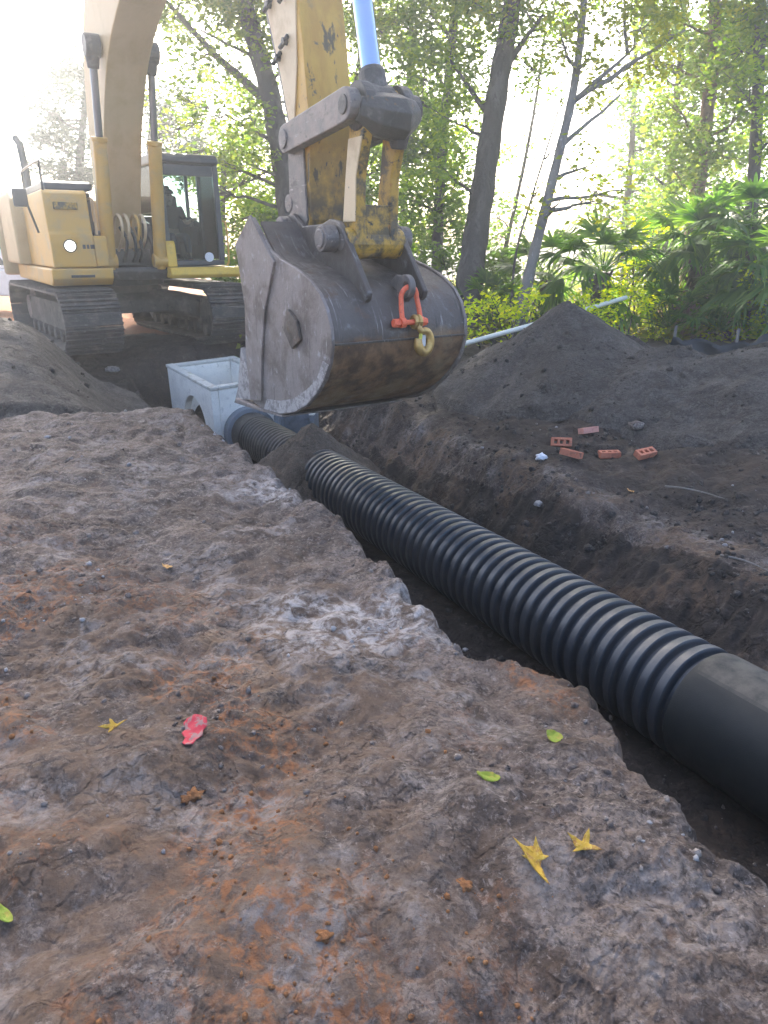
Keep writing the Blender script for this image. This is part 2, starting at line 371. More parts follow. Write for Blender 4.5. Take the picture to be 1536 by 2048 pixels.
br_ = mixc(nt_, mul(nt_, noise_fac(nt_, tc_.outputs['Object'], 1.7, 0.46, 0.62), 0.8), br_, (0.36, 0.26, 0.15))
br_ = mixc(nt_, noise_fac(nt_, tc_.outputs['Object'], 11.0, 0.66, 0.72), br_, (0.26, 0.12, 0.045))
old_ = b_.inputs['Base Color'].links[0].from_socket
nt_.links.new(mixc(nt_, mul(nt_, mr_.outputs[0], 0.9), old_, br_), b_.inputs['Base Color'])
b_.inputs['Metallic'].default_value = 0.15
m_ = M['yellow_stick']; nt_ = m_.node_tree; b_ = nt_.nodes['Principled BSDF']
tc_ = N(nt_, 'ShaderNodeTexCoord'); sx_ = N(nt_, 'ShaderNodeSeparateXYZ'); nt_.links.new(tc_.outputs['Object'], sx_.inputs[0])
mr_ = N(nt_, 'ShaderNodeMapRange'); mr_.inputs['From Min'].default_value = 2.95; mr_.inputs['From Max'].default_value = 2.15; nt_.links.new(sx_.outputs[2], mr_.inputs['Value'])
old_ = b_.inputs['Base Color'].links[0].from_socket
gf_ = mul(nt_, mr_.outputs[0], noise_fac(nt_, tc_.outputs['Object'], 6.0, 0.25, 0.60))
nt_.links.new(mixc(nt_, gf_, old_, (0.085, 0.062, 0.042)), b_.inputs['Base Color'])
lm, lnt, lb = new_mat('lit_headlamp')
lb.inputs['Base Color'].default_value = (1, 0.95, 0.85, 1)
lb.inputs['Emission Color'].default_value = (1.0, 0.93, 0.80, 1)
lb.inputs['Emission Strength'].default_value = 1.4
M['lamp'] = lm

# ------------------------------------------------------------------ object helpers
def tag(o, label=None, cat=None, group=None, kind=None):
    if label: o['label'] = label
    if cat: o['category'] = cat
    if group: o['group'] = group
    if kind: o['kind'] = kind
    return o

def thing(name, label, cat, loc=(0, 0, 0), rotz=0.0, group=None):
    o = bpy.data.objects.new(name, None)
    COL.objects.link(o)
    o.empty_display_size = 0.2
    o.location = loc
    o.rotation_euler = (0, 0, rotz)
    return tag(o, label, cat, group)

def np_mesh(name, V, Fs, mats, parent=None, smooth=False):
    """V n x 3, Fs m x k faces all of k corners"""
    V = np.asarray(V, np.float32); Fs = np.asarray(Fs, np.int32)
    me = bpy.data.meshes.new(name)
    k = Fs.shape[1]
    me.vertices.add(len(V)); me.vertices.foreach_set('co', V.ravel())
    me.loops.add(Fs.size); me.loops.foreach_set('vertex_index', Fs.ravel())
    me.polygons.add(len(Fs)); me.polygons.foreach_set('loop_start', np.arange(0, Fs.size, k, dtype=np.int32))
    if smooth: me.polygons.foreach_set('use_smooth', np.ones(len(Fs), dtype=bool))
    me.update(calc_edges=True)
    me.validate()
    me.materials.append(mats)
    o = bpy.data.objects.new(name, me)
    COL.objects.link(o)
    if parent: o.parent = parent
    return o

class MB:
    def __init__(self): self.v = []; self.f = []
    def add(self, vs, fs):
        b = len(self.v); self.v += [tuple(x) for x in vs]; self.f += [tuple(i + b for i in f) for f in fs]
        return self
    def box(self, c, s, rz=0, rx=0, ry=0, taper=1.0):
        Mx = Matrix.Rotation(rz, 3, 'Z') @ Matrix.Rotation(ry, 3, 'Y') @ Matrix.Rotation(rx, 3, 'X')
        vs = []
        for z in (-.5, .5):
            t = taper if z > 0 else 1
            for x, y in ((-.5, -.5), (.5, -.5), (.5, .5), (-.5, .5)):
                vs.append(Vector(c) + Mx @ Vector((x * s[0] * t, y * s[1] * t, z * s[2])))
        return self.add(vs, [(3, 2, 1, 0), (4, 5, 6, 7), (0, 1, 5, 4), (1, 2, 6, 5), (2, 3, 7, 6), (3, 0, 4, 7)])
    def box2(self, a, b):
        return self.box([(a[i] + b[i]) / 2 for i in range(3)], [abs(b[i] - a[i]) for i in range(3)])
    def tube(self, path, radii, n=12, cap=True):
        path = [Vector(p) for p in path]
        if not hasattr(radii, '__len__'): radii = [radii] * len(path)
        vs = []; fs = []
        ref = None
        for i, p in enumerate(path):
            d = (path[min(i + 1, len(path) - 1)] - path[max(i - 1, 0)]).normalized()
            if ref is None:
                ref = d.orthogonal().normalized()
            ref = (ref - d * ref.dot(d)).normalized()
            q = d.cross(ref)
            for k in range(n):
                a = 2 * math.pi * k / n
                vs.append(p + (ref * math.cos(a) + q * math.sin(a)) * radii[i])
        for i in range(len(path) - 1):
            for k in range(n):
                k2 = (k + 1) % n
                fs.append((i * n + k, i * n + k2, (i + 1) * n + k2, (i + 1) * n + k))
        if cap:
            fs.append(tuple(range(n - 1, -1, -1)))
            fs.append(tuple((len(path) - 1) * n + k for k in range(n)))
        return self.add(vs, fs)
    def prism(self, prof, y0, y1):
        """closed (x, z) outline pushed from y0 to y1"""
        n = len(prof)
        ar = sum(prof[i][0] * prof[(i + 1) % n][1] - prof[(i + 1) % n][0] * prof[i][1] for i in range(n))
        if ar < 0: prof = prof[::-1]
        vs = [(x, y0, z) for x, z in prof] + [(x, y1, z) for x, z in prof]
        fs = [tuple(range(n)), tuple(range(2 * n - 1, n - 1, -1))]
        for i in range(n):
            j = (i + 1) % n
            fs.append((j, i, n + i, n + j))
        return self.add(vs, fs)
    def sheet(self, line, th, y0, y1):
        """open (x, z) polyline as a curved plate of thickness th"""
        L = [Vector((x, z)) for x, z in line]
        off = []
        for i in range(len(L)):
            d = (L[min(i + 1, len(L) - 1)] - L[max(i - 1, 0)]).normalized()
            off.append(L[i] + Vector((-d.y, d.x)) * th)
        n = len(L)
        for i in range(n - 1):
            pass
        vs = [(p.x, y0, p.y) for p in L] + [(p.x, y0, p.y) for p in off] + [(p.x, y1, p.y) for p in L] + [(p.x, y1, p.y) for p in off]
        fs = []
        for i in range(n - 1):
            fs += [(i, i + 1, 2 * n + i + 1, 2 * n + i), (n + i + 1, n + i, 3 * n + i, 3 * n + i + 1),
                   (i + 1, i, n + i, n + i + 1), (2 * n + i, 2 * n + i + 1, 3 * n + i + 1, 3 * n + i)]
        fs += [(0, 2 * n, 3 * n, n), (n - 1, 2 * n - 1, 4 * n - 1, 3 * n - 1)]
        return self.add(vs, fs)
    def build(self, name, m, parent=None, bevel=0.0, smooth=False, seg=2, angle=35):
        me = bpy.data.meshes.new(name)
        me.from_pydata(self.v, [], self.f)
        bm = bmesh.new(); bm.from_mesh(me)
        bmesh.ops.recalc_face_normals(bm, faces=bm.faces)
        bm.to_mesh(me); bm.free()
        me.materials.append(m)
        o = bpy.data.objects.new(name, me)
        COL.objects.link(o)
        if parent: o.parent = parent
        if bevel:
            b = o.modifiers.new('bevel', 'BEVEL'); b.width = bevel; b.segments = seg
            b.limit_method = 'ANGLE'; b.angle_limit = math.radians(30)
        if smooth:
            me.shade_smooth()
            if hasattr(me, 'set_sharp_from_angle'): me.set_sharp_from_angle(angle=math.radians(angle))
        return o

def spline(pts, n=8):
    """Catmull-Rom through points"""
    P = [Vector(p) for p in pts]
    P = [2 * P[0] - P[1]] + P + [2 * P[-1] - P[-2]]
    out = []
    for i in range(1, len(P) - 2):
        for k in range(n):
            t = k / n
            a, b, c, d = P[i - 1], P[i], P[i + 1], P[i + 2]
            out.append(0.5 * ((2 * b) + (c - a) * t + (2 * a - 5 * b + 4 * c - d) * t * t + (3 * b - a - 3 * c + d) * t ** 3))
    out.append(P[-2])
    return out

# ------------------------------------------------------------------ the ground
A = np.array([1.89, 3.70]); Dv = np.array([-0.469, 0.883]); Nv = np.array([0.883, 0.469])
def st(x, y):
    dx, dy = x - A[0], y - A[1]
    return dx * Dv[0] + dy * Dv[1], dx * Nv[0] + dy * Nv[1]
def pipe_z(s): return -0.94 - 0.036 * s
def axis_pt(s): return Vector((A[0] + Dv[0] * s, A[1] + Dv[1] * s, pipe_z(s)))

def ground(x, y, detail=True):
    x = np.asarray(x, float); y = np.asarray(y, float)
    s, t = st(x, y)
    tw = t + 0.07 * gnoise(s * 0.8, s * 0 + 3.3, 3) + 0.06 * gnoise(s * 2.7, t * 1.0, 5) + 0.05 * gnoise(s * 7, t * 5, 6) + 0.03 * gnoise(s * 17, t * 13, 7)
    bul = 0.24 * np.exp(-((s + 0.55) / 0.38) ** 2) - 0.05 * np.exp(-((s - 0.35) / 0.3) ** 2) + 0.06 * np.exp(-((s - 1.6) / 0.8) ** 2) - 0.06 * np.exp(-((s + 1.6) / 0.5) ** 2)
    le = -1.75 + bul + 0.30 * sstep(10.3, 11.5, s)
    re = 1.12 + 0.08 * s * (s > 0) - 0.9 * sstep(10.6, 11.6, s)
    lw = sstep(le + 0.42, le, tw)
    rs = np.clip((tw - (re - 0.98)) / 0.98, 0, 1)
    rw = 0.62 * sstep(0.0, 0.75, rs) + 0.38 * sstep(0.55, 1.0, rs)
    rw = np.clip(rw + (0.09 * fbm(s * 1.3, t * 2.2, 3, 9) + 0.04 * gnoise(s * 5, t * 7, 12)) * rs * (1 - rs) * 4, 0, 1)
    endw = sstep(11.2, 12.3, s)
    left = 0.015 - 0.15 * sstep(6, 11, y) - 0.60 * sstep(5.3, 7.3, s) * sstep(-3.2, -2.1, t) + 0.08 * fbm(x * 0.55, y * 0.55, 2, 21)
    right = -0.46 + 0.34 * sstep(1.0, 4.2, t) + 0.14 * sstep(4, 9, t) - 0.06 * sstep(3, 9, y) * (t < 5) + 0.10 * fbm(x * 0.6, y * 0.6, 3, 31)
    right = right + 0.2 * sstep(2.5, 0.0, y)
    far = sstep(12.5, 15.5, y)
    side = np.where(t < 0, left, right)
    side = side * (1 - far) + (-0.15 + 0.10 * fbm(x * 0.2, y * 0.2, 2, 41)) * far
    hump = np.maximum(lw, np.maximum(rw, endw))
    floor = pipe_z(np.clip(s, -8, 13)) - 0.40 + 0.05 * fbm(x * 1.6, y * 1.6, 3, 51)
    z = floor + (side - floor) * hump
    if detail:
        r = np.hypot(x, y)
        near = 1 - sstep(14, 22, r)
        rough = 0.85 + 0.15 * hump
        b1 = np.abs(gnoise(x * 2.3, y * 2.3, 61)); b2 = np.abs(gnoise(x * 5.5 + 3, y * 5.5, 62))
        d = 0.045 * fbm(x * 1.5, y * 1.5, 3, 63) + 0.055 * (b1 - 0.25) + 0.032 * (b2 - 0.25)
        warp = 0.06 * gnoise(x * 4, y * 4, 70)
        b3 = np.abs(gnoise((x + warp) * 13, (y - warp) * 13, 64))
        b4 = np.abs(gnoise((x - warp) * 29, (y + warp) * 29, 65))
        b5 = np.abs(gnoise(x * 61, y * 61, 66))
        zone = 0.55 + 0.9 * sstep(-0.25, 0.35, fbm(x * 0.9, y * 0.9, 2, 67))
        d = d + zone * (0.014 * (0.3 - b3) + 0.006 * (0.3 - b4) + 0.003 * (0.3 - b5))
        # shallow wheel and tread dents
        d = d - 0.03 * sstep(0.25, 0.6, gnoise(x * 1.1 + 5, y * 1.1, 68))
        z = z + d * near * rough
    return z

def build_ground():
    ang = np.concatenate([np.linspace(-180, -62, 60, endpoint=False), np.linspace(-62, -34, 90, endpoint=False),
                          np.linspace(-34, 34, 760, endpoint=False), np.linspace(34, 62, 90, endpoint=False),
                          np.linspace(62, 180, 60)])
    rad = np.concatenate([[0.25], np.geomspace(0.55, 17, 900), np.geomspace(17.6, 900, 90)])
    a = np.radians(ang)
    X = np.outer(rad, np.sin(a)); Y = np.outer(rad, np.cos(a))
    Z = ground(X, Y)
    nr, na = X.shape
    V = np.stack([X.ravel(), Y.ravel(), Z.ravel()], 1)
    i = np.arange(nr - 1)[:, None] * na + np.arange(na - 1)[None, :]
    Fs = np.stack([i, i + na, i + na + 1, i + 1], -1).reshape(-1, 4)[:, ::-1]
    Fs = Fs[:, ::-1] if False else Fs
    # orientation: make normals point up
    o = np_mesh('ground', V, Fs, M['soil'], smooth=True)
    me = o.data
    if me.polygons[len(me.polygons) // 2].normal.z < 0: me.flip_normals()
    x, y = X.ravel(), Y.ravel()
    s, t = st(x, y)
    n1 = fbm(x * 1.3, y * 1.3, 4, 81); n2 = fbm(x * 0.8 + 4, y * 0.8, 4, 82); n3 = fbm(x * 2.5, y * 2.5, 3, 83)
    rust = 0.9 * sstep(0.12, 0.60, n1 + 0.36 * sstep(0.1, -0.9, x)) * sstep(3.4, 2.0, y + 0.5 * x) * sstep(0.5, 0.05, x) * (t < -1.5)
    rust = np.maximum(rust, 0.9 * sstep(0.5, 0.1, np.hypot((s + 0.42) / 0.7, (t + 1.62) / 0.28)) )
    pale = sstep(-0.15, 0.35, n2) * sstep(-3.0, -2.2, t) * sstep(-1.62, -1.82, t) * sstep(-0.4, 0.3, s) * sstep(4.6, 2.6, s)
    pale = np.maximum(pale, 0.35 * sstep(0.15, 0.5, n3) * (t < -1.9) * (y < 8))
    pale = np.maximum(pale, 0.35 * sstep(0.25, 0.0, np.abs(t - 1.4)) * sstep(0.0, 0.4, n3))
    damp_shade = np.where((t > -1.55) & (t < 1.1) & (s < 11.6), 0.95, 0.0) * sstep(0.9, 0.1, n2 - 0.2)
    damp_shade = np.maximum(damp_shade, 0.9 * sstep(0.9, 1.9, t) * (s < 11))
    damp_shade = np.maximum(damp_shade, 0.6 * sstep(0.5, 1.0, s - 10.0) * (y < 17) * (t < 2) * (t > -2.2))  # shade of the pit end and between the tracks, put into the soil colour
    brown = sstep(-0.1, 0.3, n1) * np.where((t > 0.3) & (t < 1.5), 0.75, 0.25)
    brown = np.maximum(brown, 0.95 * sstep(0.7, -0.3, x) * sstep(4.4, 2.6, y) * sstep(-0.5, 0.1, n3 + 0.3))
    brown = np.maximum(brown, 0.8 * sstep(1.0, 0.2, np.hypot((s + 0.7) / 0.9, (t + 1.62) / 0.35)))
    sand = sstep(15.8, 16.8, y) * sstep(-2.5, -4.5, x)
    damp_shade = np.maximum(damp_shade, 0.8 * sstep(11, 12.5, y) * sstep(16.6, 15.6, y) * (x < 0))  # soil painted darker under the machine to stand for its shade
    for nme, arr in (('rust', rust), ('pale', pale), ('damp_shade', damp_shade), ('brown', brown), ('sand', sand)):
        at_ = me.attributes.new(nme, 'FLOAT', 'POINT')
        at_.data.foreach_set('value', np.asarray(arr, np.float32))
    tag(o, 'dug earth ground with a long open trench', None, None, 'structure')
    return o
build_ground()

# ------------------------------------------------------------------ spoil heaps
def pile(name, label, cx, cy, h, R, m, power=1.15, ell=(1, 1, 0), seed=1, res=(130, 220), rough=1.0, base=None):
    th = np.linspace(0, 2 * math.pi, res[1], endpoint=False)
    rr = np.linspace(0, 1.0, res[0]) ** 0.8
    R2, T2 = np.meshgrid(rr, th, indexing='ij')
    lx, ly = R2 * np.cos(T2) * R * ell[0], R2 * np.sin(T2) * R * ell[1]
    c, s_ = math.cos(ell[2]), math.sin(ell[2])
    X = cx + lx * c - ly * s_; Y = cy + lx * s_ + ly * c
    wob = 1 + 0.16 * fbm(np.cos(T2) * 1.2 + seed, np.sin(T2) * 1.2, 3, seed)
    q = np.clip(R2 / wob, 0, 1.3)
    prof = np.clip(1 - np.sqrt(q * q + 0.004) ** power, -0.4, 1) + 0.05
    prof = np.where(q > 0.75, prof + 0.5 * (q - 0.75) ** 2, prof)
    g = ground(X, Y, False)
    if base is not None: g = np.maximum(g * 0.0 + base, g) if False else g
    edge = sstep(1.0, 0.93, R2)
    noise = rough * (0.07 * fbm(X * 1.4, Y * 1.4, 3, seed + 5) + 0.035 * (np.abs(gnoise(X * 4, Y * 4, seed + 9)) - .25)
                     + 0.018 * (0.3 - np.abs(gnoise(X * 11, Y * 11, seed + 10))) + 0.010 * (0.3 - np.abs(gnoise(X * 26, Y * 26, seed + 11))))
    Z = g + h * prof + noise * sstep(0.0, 0.15, prof + 0.1) - 0.12 * (1 - edge)
    V = np.stack([X.ravel(), Y.ravel(), Z.ravel()], 1)
    nr, na = X.shape
    i = np.arange(nr - 1)[:, None] * na + np.arange(na)[None, :]
    j = np.arange(nr - 1)[:, None] * na + (np.arange(na)[None, :] + 1) % na
    Fs = np.stack([i, i + na, j + na, j], -1).reshape(-1, 4)
    o = np_mesh(name, V, Fs, m, smooth=True)
    if o.data.polygons[len(o.data.polygons) // 2].normal.z < 0: o.data.flip_normals()
    return tag(o, label, 'dirt pile')

pile('dirt_pile', 'tallest smooth pointed grey dirt pile, in front of the white pipe', 2.62, 10.45, 1.18, 1.95, M['pile'], 0.80, seed=3, rough=0.45)
pile('dirt_pile', 'lumpy middle dirt pile between the pointed pile and the black silt fence', 3.72, 9.25, 0.60, 1.50, M['pile'], 1.05, (1.1, 0.9, 0.3), seed=14, rough=0.9)
pile('dirt_pile', 'broad low dirt pile at the far right edge below the palms', 5.35, 8.75, 0.78, 2.3, M['pile'], 1.05, (1.2, 0.9, 0.2), seed=25, rough=0.9)
pile('dirt_pile', 'rounded dark dirt pile in front of the excavator track', -5.9, 9.6, 1.12, 3.15, M['pile'], 0.95, (1.0, 0.85, -0.2), seed=36, rough=0.8)

def heap_on_pipe():
    s0 = 6.1; c = axis_pt(s0)
    nr, na = 70, 120
    rr = np.linspace(0, 1, nr); th = np.linspace(0, 2 * math.pi, na, endpoint=False)
    R2, T2 = np.meshgrid(rr, th, indexing='ij')
    X = c.x + R2 * np.cos(T2) * 1.4; Y = c.y + R2 * np.sin(T2) * 1.4
    zf = pipe_z(s0) - 0.42
    wob = 1 + 0.14 * fbm(np.cos(T2) * 1.5, np.sin(T2) * 1.5, 3, 5)
    q = R2 / wob
    Z = zf + 1.16 * (1 - np.sqrt(q * q + 0.002) ** 0.85) + 0.03 * fbm(X * 5, Y * 5, 3, 6) + 0.008 * fbm(X * 22, Y * 22, 2, 8)
    Z = np.where(R2 > 0.97, Z - 0.1, Z)
    V = np.stack([X.ravel(), Y.ravel(), Z.ravel()], 1)
    i = np.arange(nr - 1)[:, None] * na + np.arange(na)[None, :]
    j = np.arange(nr - 1)[:, None] * na + (np.arange(na)[None, :] + 1) % na
    o = np_mesh('dirt_pile', V, np.stack([i, i + na, j + na, j], -1).reshape(-1, 4), M['heap'], smooth=True)
    if o.data.polygons[100].normal.z < 0: o.data.flip_normals()
    tag(o, 'small brown heap of loose soil dumped across the black pipe', 'dirt pile')
heap_on_pipe()

# loose clods and crumbs nobody could count
def clods(name, label, m, pts, size):
    bm = bmesh.new(); bmesh.ops.create_icosphere(bm, subdivisions=1, radius=1)
    bv = np.array([v.co[:] for v in bm.verts]); bf = np.array([[v.index for v in f.verts] for f in bm.faces]); bm.free()
    n = len(pts)
    sc = size[:, None, None] * (0.65 + 0.7 * RNG.random((n, 1, 3)))
    jit = 1 + 0.28 * (RNG.random((n, len(bv), 1)) - 0.5) * 2
    th = RNG.random(n) * 6.28; ph = RNG.random(n) * 6.28
    v = bv[None] * sc * jit
    c, s_ = np.cos(th)[:, None], np.sin(th)[:, None]
    x = v[..., 0] * c - v[..., 1] * s_; y = v[..., 0] * s_ + v[..., 1] * c
    c, s_ = np.cos(ph)[:, None], np.sin(ph)[:, None]
    z = v[..., 2] * c - y * s_; y = v[..., 2] * s_ + y * c
    V = np.stack([x, y, z], -1) + pts[:, None, :]
    Fs = bf[None] + (np.arange(n) * len(bv))[:, None, None]
    o = np_mesh(name, V.reshape(-1, 3), Fs.reshape(-1, 3), m, smooth=False)
    return tag(o, label, None, None, 'stuff')

def scatter(n, fn, rmin, rmax, amax, smin, smax, pw=2.2):
    r = rmin * (rmax / rmin) ** RNG.random(n * 6); a = np.radians((RNG.random(n * 6) * 2 - 1) * amax)
    x, y = r * np.sin(a), r * np.cos(a)
    k = RNG.random(n * 6) < fn(x, y)
    x, y, r = x[k][:n], y[k][:n], r[k][:n]
    sz = (smin + (smax - smin) * RNG.random(len(x)) ** pw) * (0.5 + 0.28 * np.clip(r, 0.8, 6))
    z = ground(x, y) + sz * 0.15
    return np.stack([x, y, z], 1), sz
def f_grey(x, y):
    s, t = st(x, y)
    return np.where((t > -1.5) & (t < 0.9), 0.25, 0.75) * sstep(-0.3, 0.35, fbm(x * 0.9, y * 0.9, 2, 67))
p_, s_ = scatter(900, f_grey, 1.6, 9.5, 40, 0.002, 0.013, 4.5)
clods('soil_clods', 'grey brown soil clods strewn over the bank and trench', M['clod_grey'], p_, s_)
def f_pale(x, y):
    s, t = st(x, y)
    return np.where(t < -1.7, 0.45, np.where(t > 1.0, 0.35, 0.05)) * sstep(-0.05, 0.35, fbm(x * 0.8 + 4, y * 0.8, 3, 82))
p_, s_ = scatter(420, f_pale, 1.7, 9, 38, 0.002, 0.012, 4.0)
clods('pale_pebbles', 'small pale pebbles and lime crumbs in the soil', M['clod_pale'], p_, s_)
def f_rust(x, y):
    s, t = st(x, y)
    cl = sstep(0.05, 0.45, fbm(x * 1.3, y * 1.3, 4, 81) + 0.15)
    return cl * np.where(t < -1.6, 1.0, 0) * sstep(3.2, 1.8, y + 0.4 * x) * sstep(0.6, 0.1, x)
p_, s_ = scatter(420, f_rust, 0.9, 4, 38, 0.002, 0.011, 3.2)
clods('rust_crumbs', 'orange rusty crumbs scattered in the near soil', M['clod_rust'], p_, s_)

pp = []
for o in [o for o in COL.objects if o.name.startswith('dirt_pile')]:
    v_ = np.empty(len(o.data.vertices) * 3, np.float32); o.data.vertices.foreach_get('co', v_); v_ = v_.reshape(-1, 3)
    n_ = len(v_); sel = (n_ * RNG.random(420 if n_ > 10000 else 60) ** 0.55).astype(int)
    pp.append(v_[sel] + RNG.normal(size=(len(sel), 3)) * np.array([.03, .03, .0]))
pp = np.concatenate(pp)
clods('pile_lumps', 'dark soil lumps rolled down the spoil piles', M['pile'], pp, 0.006 + 0.04 * RNG.random(len(pp)) ** 4.5)
def f_right(x, y):
    s, t = st(x, y)
    return np.where((t > 0.8) & (s < 10), 0.8, np.where((t > -1.5) & (t <= .8), .25, 0)) * sstep(-0.5, 0.2, fbm(x * 1.1, y * 1.1, 2, 47))
p_, s_ = scatter(2600, f_right, 3.0, 11, 34, 0.003, 0.017, 4.0)
clods('dark_clods', 'dark soil lumps on the far bank and trench side', M['pile'], p_, s_)

# ------------------------------------------------------------------ corrugated pipes in the trench
AX = (axis_pt(1) - axis_pt(0)).normalized()
AN = Vector((Nv[0], Nv[1], 0)); AU = AX.cross(AN).normalized()
if AU.z < 0: AU = -AU
def lathe_axis(prof, n=64, mb=None, inner=None):
    """prof: (s, radius) along the pipe axis"""
    mb = mb or MB()
    vs = []; fs = []
    for s, r in prof:
        c = axis_pt(0) + AX * s
        for k in range(n):
            a = 2 * math.pi * k / n
            vs.append(c + (AN * math.cos(a) + AU * math.sin(a)) * r)
    for i in range(len(prof) - 1):
        for k in range(n):
            k2 = (k + 1) % n
            fs.append((i * n + k, i * n + k2, (i + 1) * n + k2, (i + 1) * n + k))
    return mb.add(vs, fs)

PITCH_R = 0.124
def corrugated(s0, s1, r_out=0.362, depth=0.052, step=PITCH_R):
    pr = []
    k = int(round((s1 - s0) / step)); st_ = (s1 - s0) / k
    shape = [(0.0, 0), (0.18, 0.0), (0.215, 0.10), (0.245, 0.50), (0.275, 0.88), (0.315, 0.985), (0.39, 1.0), (0.63, 1.0), (0.705, 0.985), (0.745, 0.88), (0.775, 0.50), (0.805, 0.10), (0.84, 0.0)]
    for i in range(k):
        for t, h in shape: pr.append((s0 + (i + t) * st_, r_out - depth + depth * h))
    pr.append((s1, r_out - depth))
    return pr
p1 = lathe_axis([(-0.15, 0.30)] + corrugated(-0.12, 6.15)).build('corrugated_pipe', M['hdpe'], smooth=True, angle=32)
tag(p1, 'long ribbed black drain pipe between the soil heap and the smooth sleeve', 'drain pipe')
pf = thing('corrugated_pipe', 'dusty far length of black drain pipe joined to the concrete box', 'drain pipe')
lathe_axis(corrugated(6.2, 8.35, 0.345, 0.022, 0.118)).build('ribbed_wall', M['hdpe_dusty'], pf, smooth=True, angle=60)
lathe_axis([(8.352, 0.32), (8.355, 0.352), (8.40, 0.358), (9.12, 0.358)]).build('bell', M['hdpe_dusty'], pf, smooth=True, angle=40)
sl = lathe_axis([(-4.6, 0.352), (-0.24, 0.365), (-0.17, 0.364), (-0.148, 0.358), (-0.144, 0.32)], 96).build('pipe_sleeve', M['sleeve'], smooth=True, angle=50)
tag(sl, 'smooth black plastic sleeve at the near end of the ribbed pipe', 'pipe sleeve')

# ------------------------------------------------------------------ concrete boxes
def arch_wall(mb, O_, ex, ez, ey, wd, ht, th, hole_c, hole_w, hole_h, arched=True, n=20):
    """a wall plate in the (ex, ez) plane, thickness th along ey, with an opening"""
    hc, hz = hole_c
    ring = []
    if arched:
        r = hole_w / 2
        ring = [(hc + r * math.cos(math.pi * k / n), hz + hole_h - r + r * math.sin(math.pi * k / n)) for k in range(n + 1)]
        ring += [(hc - r, hz), (hc + r, hz)]
    else:
        ring = [(hc + hole_w / 2 * math.cos(2 * math.pi * k / n), hz + hole_h / 2 + hole_h / 2 * math.sin(2 * math.pi * k / n)) for k in range(n)]
    out = []
    cz = hz + hole_h / 2
    for (x, z) in ring:
        dx, dz = x - hc, z - cz
        k = 1e9
        if dx > 1e-6: k = min(k, (wd - hc) / dx)
        if dx < -1e-6: k = min(k, -hc / dx)
        if dz > 1e-6: k = min(k, (ht - cz) / dz)
        if dz < -1e-6: k = min(k, -cz / dz)
        out.append((hc + dx * k, cz + dz * k))
    # add corners to the outer ring by snapping nearest
    for cx, cz2 in ((0, 0), (wd, 0), (0, ht), (wd, ht)):
        j = min(range(len(out)), key=lambda q: (out[q][0] - cx) ** 2 + (out[q][1] - cz2) ** 2)
        out[j] = (cx, cz2)
    m = len(ring); vs = []
    for y in (0, th):
        for x, z in out + ring: vs.append(Vector(O_) + ex * x + ez * z + ey * y)
    fs = []
    for k in range(m):
        k2 = (k + 1) % m
        fs += [(k, k2, m + k2, m + k), (2 * m + k2, 2 * m + k, 3 * m + k, 3 * m + k2), (m + k, m + k2, 3 * m + k2, 3 * m + k), (k2, k, 2 * m + k, 2 * m + k2)]
    return mb.add(vs, fs)

cb = thing('catch_basin', 'pale concrete catch basin with arched side opening at the pipe end', 'catch basin')
n0 = Vector((-2.80, 11.25, -0.51)); f0 = Vector((-3.98, 12.93, -0.40)); r0 = Vector((-1.72, 11.98, -0.47))
ea = (f0 - n0).normalized(); la = (f0 - n0).length
eb = (r0 - n0); eb = (eb - ea * eb.dot(ea)).normalized(); lb_ = 1.32
eu = eb.cross(ea)
eu = eu if eu.z > 0 else -eu
HB = 1.60; T = 0.13
low = n0 - eu * HB
mb = MB()
arch_wall(mb, low, ea, eu, eb, la, HB, T, (la * 0.42, 0.20), 1.0, 1.12)                        # side with arch
arch_wall(mb, low + eb * (lb_ - T), ea, eu, eb, la, HB, T, (la * 0.5, 0.32), 0.80, 0.90)
arch_wall(mb, low + eb * (T + .002), eb, eu, ea, lb_ - 2 * T - .004, HB, T, ((lb_ - 2 * T) / 2, 0.14), 0.78, 0.78, False, 32)   # near wall, round hole for the pipe
arch_wall(mb, low + eb * (T + .002) + ea * (la - T), eb, eu, ea, lb_ - 2 * T - .004, HB, T, ((lb_ - 2 * T) / 2, 0.3), 0.6, 0.6, False, 32)
mb.build('wall', M['concrete'], cb, bevel=0.018)
mb = MB()
def bar(mb, o, a, b, c): mb.add([o + a * i + b * j + c * k for k in (0, 1) for i, j in ((0, 0), (1, 0), (1, 1), (0, 1))], [(3, 2, 1, 0), (4, 5, 6, 7), (0, 1, 5, 4), (1, 2, 6, 5), (2, 3, 7, 6), (3, 0, 4, 7)])
top = n0 + eu * 0.004
bar(mb, top - ea * .015 - eb * .015, ea * (la + .03), eb * (T + .02), eu * 0.055)
bar(mb, top - ea * .015 + eb * (lb_ - T - .005), ea * (la + .03), eb * (T + .02), eu * 0.055)
bar(mb, top - ea * .015 + eb * (T + .006), ea * (T + .01), eb * (lb_ - 2 * T - .013), eu * 0.052)
bar(mb, top + ea * (la - T) + eb * (T + .006), ea * (T + .01), eb * (lb_ - 2 * T - .013), eu * 0.052)
mb.build('rim', M['concrete_edge'], cb, bevel=0.014)
mb = MB(); bar(mb, low + ea * T + eb * T + eu * .02, ea * (la - 2 * T), eb * (lb_ - 2 * T), eu * 0.10)
mb.build('floor_slab', M['concrete'], cb)
lathe_axis([(8.72, 0.36), (8.72, 0.425), (8.80, 0.43), (9.05, 0.43)], 48).build('mortar_collar', M['concrete_dark'], cb, smooth=True, angle=40)

